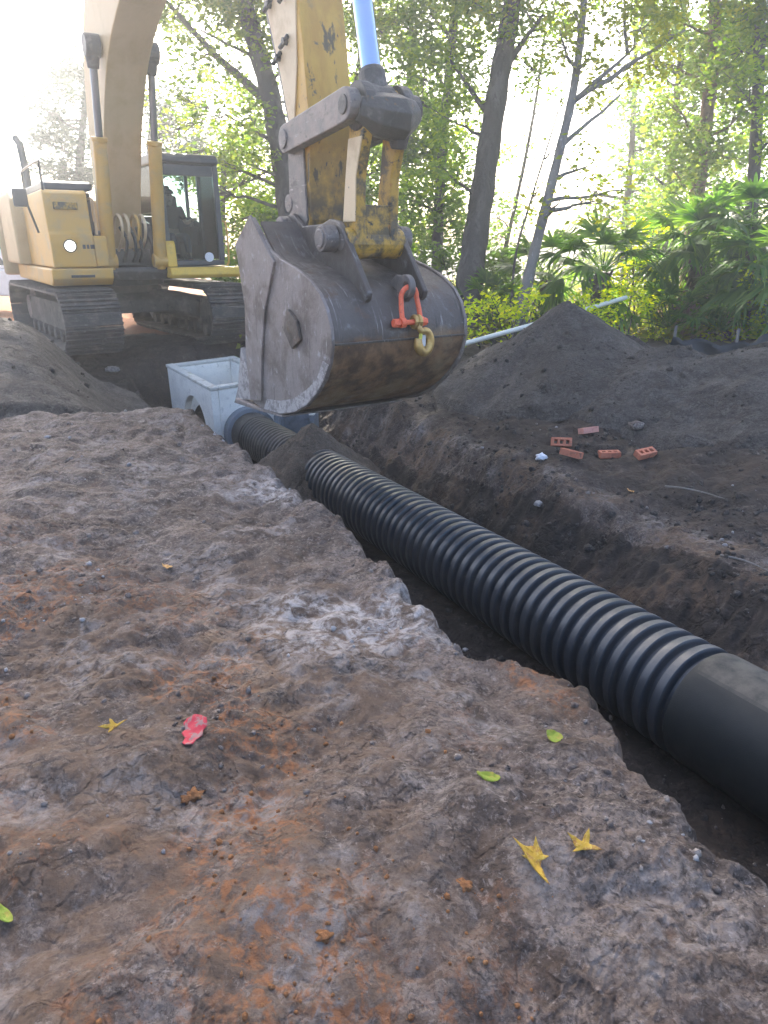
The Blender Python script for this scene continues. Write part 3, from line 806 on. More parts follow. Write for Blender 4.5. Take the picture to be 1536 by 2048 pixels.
bb = thing('concrete_block', 'hollow concrete block with blue grey shadow in its colour behind the pipe under the bucket', 'concrete block')
q = at(626, 852, 11.2)
mb = MB()
cx, cyy, cz = q.x - 0.28, q.y + 0.45, q.z - 0.30
mb.box((cx, cyy, cz), (0.62, 0.07, 1.0), rz=-0.05)
mb.box((cx - 0.275, cyy - 0.30, cz), (0.07, 0.53, 1.0), rz=-0.05)
mb.box((cx + 0.29, cyy - 0.30, cz), (0.07, 0.53, 1.0), rz=-0.05)
mb.build('wall', M['concrete_dark'], bb, bevel=0.012)
mb = MB(); mb.box((cx + 0.29, cyy - 0.30, cz + 0.52), (0.09, 0.56, 0.035), rz=-0.05); mb.box((cx - 0.02, cyy, cz + 0.52), (0.52, 0.09, 0.035), rz=-0.05)
mb.build('rim', M['concrete'], bb, bevel=0.006)

# ------------------------------------------------------------------ the excavator
EXA = 32.5
Fx = Vector((math.sin(math.radians(EXA)), -math.cos(math.radians(EXA)), 0))
Lx = Vector((math.cos(math.radians(EXA)), math.sin(math.radians(EXA)), 0))
EO = Vector((-5.38, 15.16, -0.15))
ERZ = math.atan2(Fx.y, Fx.x)
def EX(x, y, z): return EO + Fx * x + Lx * y + Vector((0, 0, z))
ex = thing('excavator', 'weathered yellow tracked excavator reaching its bucket over the trench', 'excavator', EO, ERZ)

# undercarriage (its own heading)
TB = math.radians(3.0)
def rot_t(p): return Vector((p[0] * math.cos(TB) - p[1] * math.sin(TB), p[0] * math.sin(TB) + p[1] * math.cos(TB), p[2]))
TOFF = Vector((-0.65, 0.16, 0))
def turn(mb):
    mb.v = [tuple(rot_t(v) + TOFF) for v in mb.v]
    return mb
def stadium(xa, xb, r, n=14, zc=0.0):
    pts = [(xb + r * math.sin(math.pi * k / n), zc + r * math.cos(math.pi * k / n)) for k in range(n + 1)]
    pts += [(xa - r * math.sin(math.pi * k / n), zc - r * math.cos(math.pi * k / n)) for k in range(n + 1)]
    return pts
for sy in (-1, 1):
    yc = sy * 1.36
    # the belt of shoes
    xa, xb, r, zc = -2.15, 2.15, 0.50, 0.53
    per = 2 * (xb - xa) + 2 * math.pi * r
    ns = 48; mb = MB()
    def on(d, rr):
        d = d % per; Ls = xb - xa
        if d < Ls: return (xa + d, zc + rr), (1, 0)
        d -= Ls
        if d < math.pi * r:
            a = d / r; return (xb + rr * math.sin(a), zc + rr * math.cos(a)), (math.cos(a), -math.sin(a))
        d -= math.pi * r
        if d < Ls: return (xb - d, zc - rr), (-1, 0)
        d -= Ls; a = d / r
        return (xa - rr * math.sin(a), zc - rr * math.cos(a)), (-math.cos(a), math.sin(a))
    for k in range(ns):
        (x, z), (tx, tz) = on((k + .5) * per / ns, r)
        ry = -math.atan2(tz, tx)
        L_ = per / ns * 0.97
        nx, nz = -tz, tx
        mb.box((x, yc, z), (L_, 1.0, 0.035), ry=ry)
        for q_ in (-0.36, 0.0, 0.34):
            hgt = 0.045 if q_ == 0 else 0.06
            mb.box((x + tx * L_ * q_ + nx * (0.017 + hgt / 2), yc, z + tz * L_ * q_ + nz * (0.017 + hgt / 2)), (0.022, 1.0, hgt), ry=ry)
    tr = turn(mb).build('track', M['track'], ex)
    mb = MB(); mb.tube([(xb, yc - .13, zc), (xb, yc - .12, zc), (xb, yc + .12, zc), (xb, yc + .13, zc)], [0.38, 0.43, 0.43, 0.38], 32)
    mb.tube([(xb, yc - .17, zc), (xb, yc + .17, zc)], 0.13, 16)
    turn(mb).build('idler_wheel', M['grey_steel'], tr, bevel=0.01)
    mb = MB(); mb.tube([(xa, yc - .09, zc), (xa, yc + .09, zc)], 0.44, 22); mb.tube([(xa, yc - .2, zc), (xa, yc + .2, zc)], 0.26, 20)
    turn(mb).build('sprocket', M['grey_steel'], tr, bevel=0.01)
    mb = MB(); mb.prism([(-1.9, .28), (1.75, .28), (1.95, .42), (1.95, .66), (1.6, .80), (-1.7, .80), (-1.95, .6)], yc - .20, yc + .20)
    for k in range(7): mb.tube([(-1.6 + .53 * k, yc - .26, .19), (-1.6 + .53 * k, yc + .26, .19)], 0.12, 14)
    turn(mb).build('track_frame', M['muddy'], tr, bevel=0.02)
mb = MB()
mb.prism([(-1.15, .55), (1.15, .55), (1.0, .80), (.7, .92), (-.7, .92), (-1.0, .80)], -0.55, 0.55)
for sx in (-1, 1):
    for sy in (-1, 1):
        a0 = Vector((sx * .55, sy * .45, .72)); b0 = Vector((sx * 1.25, sy * 1.20, .60))
        mb.tube([a0, (a0 + b0) / 2 + Vector((0, 0, .04)), b0], [.27, .25, .24], 10)
mb.tube([(0, 0, .90), (0, 0, 1.10)], [0.72, 0.70], 36)
turn(mb).build('undercarriage_frame', M['muddy'], ex, bevel=0.03)
MB().tube([(-.3, .1, 1.08), (-.3, .1, 1.20)], [0.80, 0.80], 40).build('slew_ring', M['dark_steel'], ex, bevel=0.01)

# upper structure
mb = MB()
mb.prism([(-3.1, 1.22), (1.15, 1.22), (1.25, 1.36), (1.25, 1.45), (-3.1, 1.45)], -1.50, 1.55)
mb.build('deck', M['dark_steel'], ex, bevel=0.02)
mb = MB()
mb.prism([(-0.55, 1.46), (1.0, 1.46), (1.22, 1.62), (1.05, 1.78), (0.55, 2.25), (0.1, 2.35), (-0.55, 1.9)], -0.62, -0.50)
mb.prism([(-0.55, 1.46), (1.0, 1.46), (1.22, 1.62), (1.05, 1.78), (0.55, 2.25), (0.1, 2.35), (-0.55, 1.9)], 0.40, 0.52)
mb.box((0.2, -.05, 1.62), (1.5, .85, .3))
mb.build('boom_bracket', M['dark_steel'], ex, bevel=0.02)
# right hand front housing: panel, shelf, skirt
hs = MB()
hs.prism([(-1.2, 1.47), (1.60, 1.47), (1.60, 2.02), (1.56, 2.05), (1.50, 2.68), (1.42, 2.74), (-1.2, 2.74)], -1.50, -0.78).build('front_housing', M['yellow'], ex, bevel=0.05, seg=3)
mb = MB(); mb.prism([(0.2, 1.48), (1.61, 1.48), (1.61, 1.96), (1.54, 2.0), (0.2, 2.0)], -0.776, -0.55); mb.build('tool_box', M['yellow'], ex, bevel=0.03)
mb = MB(); mb.prism([(-3.0, 1.16), (1.50, 1.16), (1.66, 1.28), (1.66, 1.455), (-3.0, 1.455)], -1.56, -0.52); mb.build('skirt', M['yellow'], ex, bevel=0.025)
mb = MB(); mb.prism([(-1.3, 2.742), (1.36, 2.742), (1.30, 2.86), (1.15, 2.90), (-1.3, 2.90)], -1.42, -0.62); mb.build('hood_cover', M['cab_dark'], ex, bevel=0.04, seg=3)
mb = MB(); mb.prism([(-0.6, 1.5), (0.5, 1.5), (0.9, 2.05), (0.9, 2.74), (-0.6, 2.74)], -0.77, -0.60); mb.build('inner_panel', M['cab_dark'], ex, bevel=0.02)
mb = MB(); mb.box2((1.545, -1.36, 2.42), (1.575, -0.96, 2.54)); mb.build('air_vent', M['yellow_worn'], ex, bevel=0.01)
mb = MB(); mb.box2((1.655, -1.25, 1.30), (1.672, -0.85, 1.345)); mb.build('step_slot', M['dark_steel'], ex, bevel=0.006)
mb = MB(); mb.box2((1.598, -0.98, 1.78), (1.606, -0.93, 1.85)); mb.box2((1.598, -0.91, 1.78), (1.606, -0.87, 1.85)); mb.box2((1.598, -0.85, 1.78), (1.606, -0.78, 1.85)); mb.build('worn_decal', M['dark_steel'], ex)
hl = MB().tube([(1.58, -1.19, 1.83), (1.625, -1.19, 1.83)], [.105, .11], 24).build('headlight', M['cab_dark'], ex)
MB().tube([(1.626, -1.19, 1.83), (1.640, -1.19, 1.83), (1.648, -1.19, 1.83)], [.088, .075, .03], 24).build('lens', M['lamp'], hl, smooth=True)
# engine hood and counterweight behind
mb = MB(); mb.prism([(-3.3, 1.47), (-1.21, 1.47), (-1.21, 2.70), (-1.5, 2.85), (-3.3, 2.85)], -1.72, 1.60); mb.build('engine_hood', M['yellow_boom'], ex, bevel=0.06, seg=3)
cw = MB()
for k in range(13): pass
ol = [(-3.31, -1.85)] + [(-3.31 - 1.05 * math.sin(math.pi * (k / 12)) ** 0.6, -1.85 + 3.6 * k / 12) for k in range(1, 12)] + [(-3.31, 1.75)]
n_ = len(ol)
cw.add([(x, y, 1.2) for x, y in ol] + [(x, y, 2.75) for x, y in ol], [tuple(range(n_ - 1, -1, -1)), tuple(range(n_, 2 * n_))] + [(i, (i + 1) % n_, n_ + (i + 1) % n_, n_ + i) for i in range(n_)])
cw.build('counterweight', M['yellow_boom'], ex, bevel=0.06)
mb = MB(); mb.tube([(-1.55, -1.28, 2.84), (-1.55, -1.28, 3.3), (-1.6, -1.30, 3.75), (-1.72, -1.34, 3.86)], [.085, .075, .075, .075], 14); mb.build('exhaust_stack', M['cab_dark'], ex, smooth=True)
mr = MB().tube([(0.9, -1.56, 2.05), (0.95, -1.70, 2.6), (0.95, -1.72, 2.75)], .02, 8).build('mirror_arm', M['cab_dark'], ex)
mb = MB(); mb.box((0.97, -1.78, 2.62), (.06, .24, .30)); mb.build('mirror', M['cab_dark'], mr, bevel=0.03, seg=3)
mb = MB(); mb.tube(spline([(1.35, -.66, 2.02), (1.35, -.66, 2.5), (1.25, -.66, 2.62), (.6, -.66, 2.62)]), .022, 8); mb.build('handrail', M['yellow_pale'], ex, smooth=True)
mb = MB(); mb.tube(spline([(1.42, -1.46, 2.72), (1.42, -1.46, 3.10), (1.3, -1.46, 3.18), (-.6, -1.46, 3.18), (-.8, -1.46, 3.1), (-.8, -1.46, 2.74)], 5), .02, 8); mb.build('handrail', M['cab_dark'], ex, smooth=True)

# cab
CX0, CX1, CY0, CY1, CZ0, CZ1 = -0.75, 1.22, 0.60, 1.78, 1.46, 3.45
cab = MB()
cab.prism([(CX0, CZ0), (CX1 - .02, CZ0), (CX1 - .02, CZ0 + .10), (CX0, CZ0 + .10)], CY0, CY1)       # floor
for y0 in (CY0, CY1 - .05):
    cab.prism([(CX0, CZ0 + .10), (0.15, CZ0 + .10), (0.15, 2.25), (CX0, 2.45)], y0, y0 + .05)          # lower rear side
cab.box2((CX0, CY0 + .05, CZ0 + .10), (CX0 + .05, CY1 - .05, 2.42))
cabo = cab.build('cab', M['cab_dark'], ex, bevel=0.02)
mb = MB(); mb.prism([(CX0 - .02, 3.28), (CX1 - .10, 3.28), (CX1 + .03, 3.30), (CX1 + .02, 3.38), (CX1 - .10, 3.47), (CX0 + .1, 3.50), (CX0 - .02, 3.42)], CY0 - .01, CY1 + .01)
mb.build('cab_roof', M['cab_dark'], cabo, bevel=0.05, seg=3)
def post(x0, z0, x1, z1, y, wx=.07, wy=.07):
    MB().add([(x0 + dx * wx / 2, y + dy * wy / 2, z0) for dx, dy in ((-1, -1), (1, -1), (1, 1), (-1, 1))] + [(x1 + dx * wx / 2, y + dy * wy / 2, z1) for dx, dy in ((-1, -1), (1, -1), (1, 1), (-1, 1))],
             [(3, 2, 1, 0), (4, 5, 6, 7), (0, 1, 5, 4), (1, 2, 6, 5), (2, 3, 7, 6), (3, 0, 4, 7)]).build('cab_pillar', M['cab_dark'], cabo, bevel=0.012)
post(CX1 - .04, CZ0 + .1, CX1 - .10, 3.30, CY0 + .05, .10, .11)
post(CX1 - .04, CZ0 + .1, CX1 - .10, 3.30, CY1 - .05, .10, .10)
post(0.10, CZ0 + .1, 0.08, 3.30, CY1 - .04, .11, .07)
post(CX0 + .04, CZ0 + .1, CX0 + .04, 3.30, CY0 + .04); post(CX0 + .04, CZ0 + .1, CX0 + .04, 3.30, CY1 - .04)
MB().box2((CX1 - .12, CY0 + .10, 3.08), (CX1 - .06, CY1 - .10, 3.279)).build('visor', M['cab_dark'], cabo, bevel=0.02)
MB().prism([(CX1 - .075, CZ0 + .12), (CX1 - .06, CZ0 + .12), (CX1 - .10, 3.27), (CX1 - .115, 3.27)], CY0 + .108, CY1 - .103).build('windscreen', M['glass'], cabo)
MB().box2((.16, CY1 - .04, CZ0 + .12), (CX1 - .12, CY1 - .03, 3.27)).build('door_window', M['glass'], cabo)
MB().box2((CX0 + .08, CY0 + .02, 2.45), (CX1 - .16, CY0 + .03, 3.27)).build('side_window', M['glass'], cabo)
MB().box2((CX0 + .02, CY0 + .08, 2.43), (CX0 + .03, CY1 - .08, 3.27)).build('rear_window', M['glass'], cabo)
mb = MB(); mb.tube([(CX1 + .01, 1.45, 1.62), (CX1 + .03, 1.45, 1.62)], .09, 20); mb.build('white_disc', M['tag'], cabo)  # small white disc at the lower cab front
mb = MB(); mb.box((.05, 1.10, 1.95), (.5, .52, .14)); mb.box((-.22, 1.10, 2.38), (.14, .50, .85), ry=-.12); mb.box((-.28, 1.10, 2.9), (.1, .28, .2)); mb.build('seat', M['black_rubber'], cabo, bevel=0.04)
mb = MB()
for y in (.80, 1.42):
    mb.box((.30, y, 2.02), (.45, .16, .35)); mb.tube([(.48, y, 2.18), (.50, y, 2.34)], [.018, .028], 8)
for y in (1.0, 1.18):
    mb.tube([(.85, y, 1.58), (.75, y, 2.0)], .02, 8); mb.box((.78, y, 1.62), (.2, .1, .03), ry=.4)
mb.build('controls', M['black_rubber'], cabo, bevel=0.01)
mb = MB(); mb.prism([(0.2, 1.24), (1.46, 1.24), (1.52, 1.30), (1.46, 1.44), (0.2, 1.44)], CY0 - .02, CY1 + .24); mb.build('cab_step', M['yellow_bright'], ex, bevel=0.025)
mb = MB(); mb.prism([(1.24, 1.45), (1.36, 1.45), (1.32, 1.86), (1.26, 1.92), (1.24, 1.92)], CY0 - .02, CY0 + .16); mb.build('corner_guard', M['yellow_bright'], ex, bevel=0.025)
mb = MB(); mb.tube(spline([(1.20, CY1 + .05, 1.46), (1.20, CY1 + .09, 1.6), (1.18, CY1 + .09, 2.2), (1.15, CY1 + .03, 2.3)]), .02, 8); mb.build('handrail', M['yellow'], ex, smooth=True)

# boom
under = spline([(.62, 0, 1.78), (.80, 0, 2.45), (1.12, 0, 3.15), (1.62, 0, 3.95), (2.42, 0, 4.72), (3.62, 0, 5.24), (5.2, 0, 5.68), (6.5, 0, 5.95), (7.60, 0, 6.08)], 6)
over = spline([(-.05, 0, 1.85), (.02, 0, 2.5), (.12, 0, 3.3), (.34, 0, 4.3), (.85, 0, 5.3), (2.1, 0, 6.3), (4.3, 0, 6.55), (6.2, 0, 6.55), (7.75, 0, 6.42)], 6)
prof = [(p.x, p.z) for p in under] + [(p.x, p.z) for p in reversed(over)]
mb = MB(); mb.prism(prof, -.33, .33)
mb.build('boom', M['yellow_boom'], ex, bevel=0.02)
mb = MB(); mb.tube([(.30, -.47, 1.98), (.30, .47, 1.98)], .13, 20); mb.build('boom_pin', M['dark_steel'], ex)
for sy in (-1, 1):
    y = sy * .47
    a = Vector((1.22, y, 1.56)); b = Vector((1.95, y, 4.86)); d = (b - a).normalized()
    mb = MB(); mb.tube([a - d * .14, a + d * .02, a + d * .05, a + d * 1.98, a + d * 2.0, a + d * 2.06, a + d * 2.07], [.10, .115, .118, .118, .135, .135, .08], 22)
    mb.tube([a + Vector((0, -.13, 0)), a + Vector((0, .13, 0))], .13, 16)
    bc = mb.build('boom_cylinder', M['yellow'], ex, smooth=True, angle=40)
    MB().tube([a + d * 2.0, b], .062, 18).build('rod', M['rod_dark'], bc, smooth=True)
    mb = MB(); mb.tube([b + Vector((0, -.12, 0)), b + Vector((0, .12, 0))], .17, 20); mb.tube([b - d * .32, b - d * .1], [.09, .12], 16)
    mb.build('rod_end', M['dark_steel'], bc, bevel=0.01)
for y in (-.22, -.10, .08, .20):
    mb = MB(); mb.tube(spline([(.95, y, 1.75), (1.32, y, 1.95), (1.45, y, 2.2), (1.25, y, 2.36), (.95, y, 2.30), (.80, y, 2.05)], 6), .028, 8)
    mb.build('hydraulic_hose', M['yellow_pale'] if y != .08 else M['yellow'], ex, smooth=True)
for y in (-.16, .02, .14):
    MB().tube(spline([(1.0, y, 1.55), (1.25, y, 1.7), (1.3, y * .8, 1.95), (1.02, y, 2.15)], 5), .03, 8).build('hydraulic_hose', M['black_rubber'], ex, smooth=True)

# stick: a box beam tapering to the bucket pins
fr = [(7.25, 6.25), (7.80, 5.2), (8.26, 4.06), (8.52, 3.45), (8.70, 2.93), (8.74, 2.6), (8.72, 2.20), (8.66, 2.10), (8.64, 1.96)]
bk = [(8.80, 1.84), (8.96, 1.90), (9.04, 2.08), (9.09, 2.95), (9.02, 3.5), (8.93, 4.0), (8.70, 5.4), (8.55, 6.3), (8.1, 6.75), (7.5, 6.7)]
mb = MB(); mb.prism(fr + bk, -.235, .235); stick = mb.build('stick', M['yellow_stick'], ex, bevel=0.014)
def plate(prof_, y0, y1): return MB().prism(prof_, y0, y1)
plate([(8.26, 4.06), (8.52, 3.45), (8.70, 2.93), (8.80, 2.93), (8.90, 3.4), (8.93, 3.98), (8.6, 4.9), (8.45, 5.6), (7.95, 5.1)], -.252, -.2355).build('side_plate', M['yellow_pale'], stick, bevel=0.006)  # thin paler sheet paints the light on the stick's side face
plate([(8.66, 2.76), (8.76, 2.86), (8.98, 2.80), (9.02, 2.08), (8.92, 1.88), (8.70, 1.88), (8.64, 2.1)], -.262, -.2355).build('boss_plate', M['grey_steel'], stick, bevel=0.008)
MB().prism([(8.23, 4.05), (8.49, 3.44), (8.67, 2.93), (8.71, 2.6), (8.69, 2.18), (8.715, 2.18), (8.738, 2.6), (8.70, 2.935), (8.52, 3.455), (8.26, 4.065)], -.25, .23).build('wear_strip', M['grey_steel'], stick, bevel=0.004)
for (x, z) in ((8.55, 3.52), (8.72, 3.62), (8.40, 3.98), (8.74, 3.98)):
    mb = MB(); mb.tube([(x, -.25, z), (x, -.30, z)], .035, 6); mb.tube([(x + .05, -.26, z + .04), (x - .06, -.30, z - .05)], .022, 8)
    mb.build('hose_clamp', M['dark_steel'], stick, bevel=0.004)
mb = MB(); mb.tube([(8.75, -.40, 2.00), (8.75, .40, 2.00)], .095, 22); mb.build('bucket_pin', M['grey_steel'], stick, bevel=0.01)
mb = MB(); mb.tube([(8.63, -.27, 2.24), (8.63, .27, 2.24)], .085, 20); mb.build('stop_boss', M['grey_steel'], stick, bevel=0.01)
mb = MB(); mb.tube([(8.78, -.375, 2.80), (8.78, .375, 2.80)], .085, 22); mb.build('linkage_pin', M['grey_steel'], stick, bevel=0.01)
# bucket cylinder (outer side of the stick)
a = Vector((9.93, -.03, 2.96)); b = Vector((9.20, -.03, 5.75)); d = (b - a).normalized()
bc = MB().tube([b - d * .75, b - d * .70, b - d * .1, b + d * .6], [.09, .14, .14, .14], 22).build('bucket_cylinder', M['yellow'], ex, smooth=True, angle=40)
MB().tube([a + d * .16, b - d * .72], .088, 24).build('rod', M['chrome'], bc, smooth=True)
mb = MB(); mb.tube([a + d * .02, a + d * .12, a + d * .24, a + d * .28], [.12, .125, .115, .10], 20); mb.tube([a + Vector((0, -.12, 0)), a + Vector((0, .12, 0))], .155, 22)
mb.build('rod_end', M['dark_steel'], bc, bevel=0.012)
# linkage: two idler links from the stick, one tipping link to the bucket
for sy in (-1, 1):
    y0 = sy * .305
    mb = MB()
    p0 = Vector((8.78, 2.80)); p1 = Vector((9.95, 2.93)); dd = (p1 - p0).normalized(); nn = Vector((-dd.y, dd.x))
    ol = []
    for k in range(9):
        a_ = math.pi / 2 + math.pi * k / 8; ol.append(p0 + (dd * math.cos(a_) + nn * math.sin(a_)) * .125)
    for k in range(9):
        a_ = -math.pi / 2 + math.pi * k / 8; ol.append(p1 + (dd * math.cos(a_) + nn * math.sin(a_)) * .130)
    mb.prism([(p.x, p.y) for p in ol], y0 - .055, y0 + .055)
    mb.build('idler_link', M['grey_steel'] if sy < 0 else M['dark_steel'], ex, bevel=0.012)
mb = MB()
mb.tube([(9.95, -.372, 2.93), (9.95, .372, 2.93)], .075, 24)
mb.tube([(9.95, -.24, 2.93), (9.95, -.14, 2.93)], .185, 24); mb.tube([(9.95, .14, 2.93), (9.95, .24, 2.93)], .185, 24)
for k in range(5):
    a_ = k * 1.25; mb.tube([(9.95 + .10 * math.cos(a_), .242, 2.93 + .10 * math.sin(a_)), (9.95 + .10 * math.cos(a_), .262, 2.93 + .10 * math.sin(a_))], .022, 6)
mb.tube([(10.02, -.26, 2.90), (10.06, -.1, 2.86), (10.08, .1, 2.84), (10.04, .26, 2.90)], [.10, .17, .19, .12], 9)
mb.tube([(9.98, .05, 3.0), (10.1, .1, 2.82), (10.06, .12, 2.62)], [.10, .13, .07], 8)
mb.build('cross_pin', M['dark_steel'], ex, bevel=0.015)
tl = MB()
outl = [(9.80, 2.96), (9.86, 3.06), (10.0, 3.07), (10.09, 2.95), (10.06, 2.75), (9.94, 2.4), (9.92, 2.05), (9.93, 1.86), (9.80, 1.73), (9.67, 1.84), (9.68, 2.05), (9.74, 2.4), (9.80, 2.75)]
tl.prism(outl, -.225, -.13); tl.prism(outl, .12, .215)
tl.box((9.80, 0, 2.04), (.22, .27, .28)); tl.tube([(9.80, -.30, 1.86), (9.80, .30, 1.86)], .135, 22)
tlo = tl.build('tipping_link', M['yellow_worn'], ex, bevel=0.016)
MB().prism([(9.81, 2.70), (10.04, 2.70), (9.93, 2.4), (9.91, 2.04), (9.69, 2.04), (9.75, 2.4)], -.238, -.2255).build('wear_plate', M['yellow_pale'], tlo, bevel=0.006)

# bucket
bk_e = MB()
line = [(8.92, 2.06), (9.20, 1.80), (9.40, 1.70), (9.72, 1.625), (9.98, 1.535), (10.13, 1.45), (10.24, 1.33), (10.31, 1.19), (10.325, 1.05), (10.28, .90), (10.17, .75), (10.02, .61), (9.80, .46), (9.52, .34), (9.20, .265), (8.80, .22), (8.46, .20)]
sp = spline([(x, 0, z) for x, z in line], 3)
bk_e.sheet([(p.x, p.z) for p in sp], -.035, -.70, .70)
bucket = bk_e.build('bucket', M['steel_stained'], ex, smooth=True, angle=28)
side = [(8.80, 2.10), (8.38, 1.84), (8.52, 1.26), (8.46, .75), (8.50, .24), (8.80, .205), (9.20, .235), (9.54, .315), (9.83, .44), (10.04, .59), (10.20, .735), (10.30, .89), (10.345, 1.05), (10.33, 1.19), (10.26, 1.34), (10.15, 1.46), (9.98, 1.56), (9.72, 1.65), (9.40, 1.725), (9.17, 1.80)]
M['steel_scuffed'] = mat('scraped_pale_steel', (0.40, 0.37, 0.36), 0.7, metal=0.1, layers=[((0.22, 0.20, 0.195), 12, 0.46, 0.6), ((0.50, 0.47, 0.46), 30, 0.55, 0.68)], bump=(40, 0.01))
for sy in (-1, 1):
    sd = plate(side, sy * .701, sy * .735).build('side_plate', M['steel_side'], bucket, bevel=0.008)
    plate([(8.79, 2.12), (8.36, 1.85), (8.50, 1.26), (8.44, .75), (8.48, .26), (8.78, .30), (8.86, .75), (9.02, 1.26), (9.30, 1.70), (9.15, 1.81)], sy * .736, sy * .762).build('side_cutter', M['steel_side'], sd, bevel=0.008)
    plate([(9.55, 1.30), (9.74, 1.20), (9.80, 1.04), (9.62, .94), (9.45, 1.10)], sy * .736, sy * .772).build('wear_pad', M['steel'], sd, bevel=0.008)
    
    plate([(8.80, .222), (9.20, .248), (9.54, .328), (9.83, .452), (10.04, .60), (10.19, .74), (10.28, .88), (10.18, .90), (10.05, .72), (9.85, .60), (9.55, .46), (9.22, .38), (8.9, .34)], sy * .7355, sy * .743).build('scuffed_edge', M['steel_scuffed'], sd)
    gy = sy * .66
    plate([(8.12, .78), (8.50, .26), (7.82, .14), (7.94, .30)], gy - .03, gy + .03).build('lip_gusset', M['steel_scuffed'], sd, bevel=0.006)
mb = MB(); mb.prism([(7.90, .125), (8.6, .165), (9.25, .215), (9.25, .235), (8.6, .20), (7.96, .185)], -.735, .735); mb.build('cutting_lip', M['steel_side'], bucket, bevel=0.008)
ear = [(8.62, 2.02), (8.68, 2.12), (8.82, 2.14), (9.05, 2.02), (9.45, 2.03), (9.60, 2.07), (9.74, 2.05), (9.82, 2.0), (10.26, 1.46), (10.24, 1.40), (10.18, 1.36), (9.98, 1.52), (9.72, 1.61), (9.40, 1.69), (9.10, 1.80), (8.90, 1.86), (8.70, 1.92)]
for sy in (-1, 1):
    eo = plate(ear, sy * .268, sy * .325).build('ear', M['steel'], bucket, bevel=0.012)
    mb = MB(); mb.tube([(9.68, sy * .33, 1.90), (9.68, sy * .47, 1.90)], [.118, .112], 26); mb.tube([(9.68, sy * .47, 1.90), (9.68, sy * .485, 1.90)], [.09, .08], 22); mb.build('pin_boss', M['grey_steel'], eo, bevel=0.012)
    mb = MB(); mb.tube([(8.74, sy * .33, 2.01), (8.74, sy * .43, 2.01)], .105, 24); mb.build('pin_boss', M['grey_steel'], eo, bevel=0.012)
mb = MB(); mb.box2((10.318, -.70, 1.045), (10.352, .70, 1.062)); mb.build('weld_seam', M['steel'], bucket, bevel=0.004)
mb = MB(); mb.tube([(9.8, -.33, 1.87), (9.8, .33, 1.87)], .07, 18); mb.build('link_pin', M['grey_steel'], bucket)
# lifting eye: a rounded lug with a hole
lug = MB()
n_ = 28; cxz = Vector((10.30, 1.50))
ro = []; ri = []
for k in range(n_):
    a_ = 2 * math.pi * k / n_
    rr = .105 if math.sin(a_) > -0.4 or math.cos(a_) > .2 else .13
    ro.append((cxz.x + rr * math.cos(a_), cxz.y + rr * math.sin(a_))); ri.append((cxz.x + .045 * math.cos(a_) + .025, cxz.y + .045 * math.sin(a_)))
vs = [(x, y, z) for y in (.025, .085) for x, z in ro + ri]
fs = []
for k in range(n_):
    k2 = (k + 1) % n_
    fs += [(k, k2, n_ + k2, n_ + k), (2 * n_ + k2, 2 * n_ + k, 3 * n_ + k, 3 * n_ + k2), (k2, k, 2 * n_ + k, 2 * n_ + k2), (n_ + k, n_ + k2, 3 * n_ + k2, 3 * n_ + k)]
lug.add(vs, fs)
lug.prism([(10.05, 1.52), (10.2, 1.46), (10.28, 1.40), (10.28, 1.58), (10.16, 1.60)], .028, .082)
lug.build('lifting_eye', M['grey_steel'], bucket, bevel=0.008)

# shackle and hook hanging from the eye
sh = thing('shackle', 'orange bow shackle hanging from the lifting eye of the bucket', 'shackle', EO, ERZ)
bow = []
for k in range(15):
    a_ = math.pi * k / 14; bow.append((10.335 + .012 * math.sin(a_), .055 + .082 * math.cos(a_), 1.42 + .085 * math.sin(a_)))
bow = [(10.385, .055 + .098, 1.215), (10.36, .055 + .094, 1.32)] + bow + [(10.36, .055 - .094, 1.32), (10.385, .055 - .098, 1.215)]
mb = MB(); mb.tube(bow, .023, 12)
for sy in (-1, 1): mb.tube([(10.386, .055 + sy * .076, 1.205), (10.386, .055 + sy * .122, 1.205)], .045, 16)
mb.build('bow', M['orange_paint'], sh, smooth=True, angle=50)
mb = MB(); mb.tube([(10.386, -.13, 1.205), (10.386, .20, 1.205)], .023, 12); mb.tube([(10.386, -.14, 1.205), (10.386, -.085, 1.205)], .038, 6); mb.tube([(10.386, .18, 1.205), (10.386, .215, 1.205)], .034, 6)
mb.build('pin', M['orange_paint'], sh, smooth=True, angle=30)
hk = thing('lifting_hook', 'gold coloured lifting hook hanging under the orange shackle', 'hook', EO, ERZ)
hp = []
cyk, czk, rk = .165, 1.035, .082
for k in range(22):
    a_ = math.radians(100 - k * 14.2); hp.append((10.43, cyk + rk * math.cos(a_) * .82, czk + rk * math.sin(a_) * 1.15))
pathk = [(10.405, .10, 1.205), (10.42, .105, 1.165), (10.43, .13, 1.13)] + hp
mb = MB(); mb.tube(spline(pathk, 2), [.026 + .018 * min(1, i / 30) * (1 if i < 42 else max(.35, 1 - (i - 42) / 10)) for i in range(len(spline(pathk, 2)))], 14)
ey = [(10.405 + .0 * k, .085 + .048 * math.cos(k * math.pi / 8), 1.205 + .048 * math.sin(k * math.pi / 8)) for k in range(17)]
mb.tube([(10.386 + .046 * math.cos(k * math.pi / 8), .085 + .0, 1.205 + .046 * math.sin(k * math.pi / 8)) for k in range(17)], .021, 10)
mb.tube([(10.386 + .046 * math.cos(k * math.pi / 8), .125, 1.205 + .046 * math.sin(k * math.pi / 8)) for k in range(17)], .021, 10)
mb.build('hook_body', M['gold'], hk, smooth=True, angle=60)
mb = MB(); mb.box((10.445, .112, 1.07), (.028, .026, .075), rx=-.12); mb.build('latch', M['latch'], hk, bevel=0.006)
mb = MB(); mb.box((10.418, .158, 1.04), (.012, .06, .10)); mb.build('white_plate', M['tag'], hk, bevel=0.004)  # small white plate inside the hook's opening

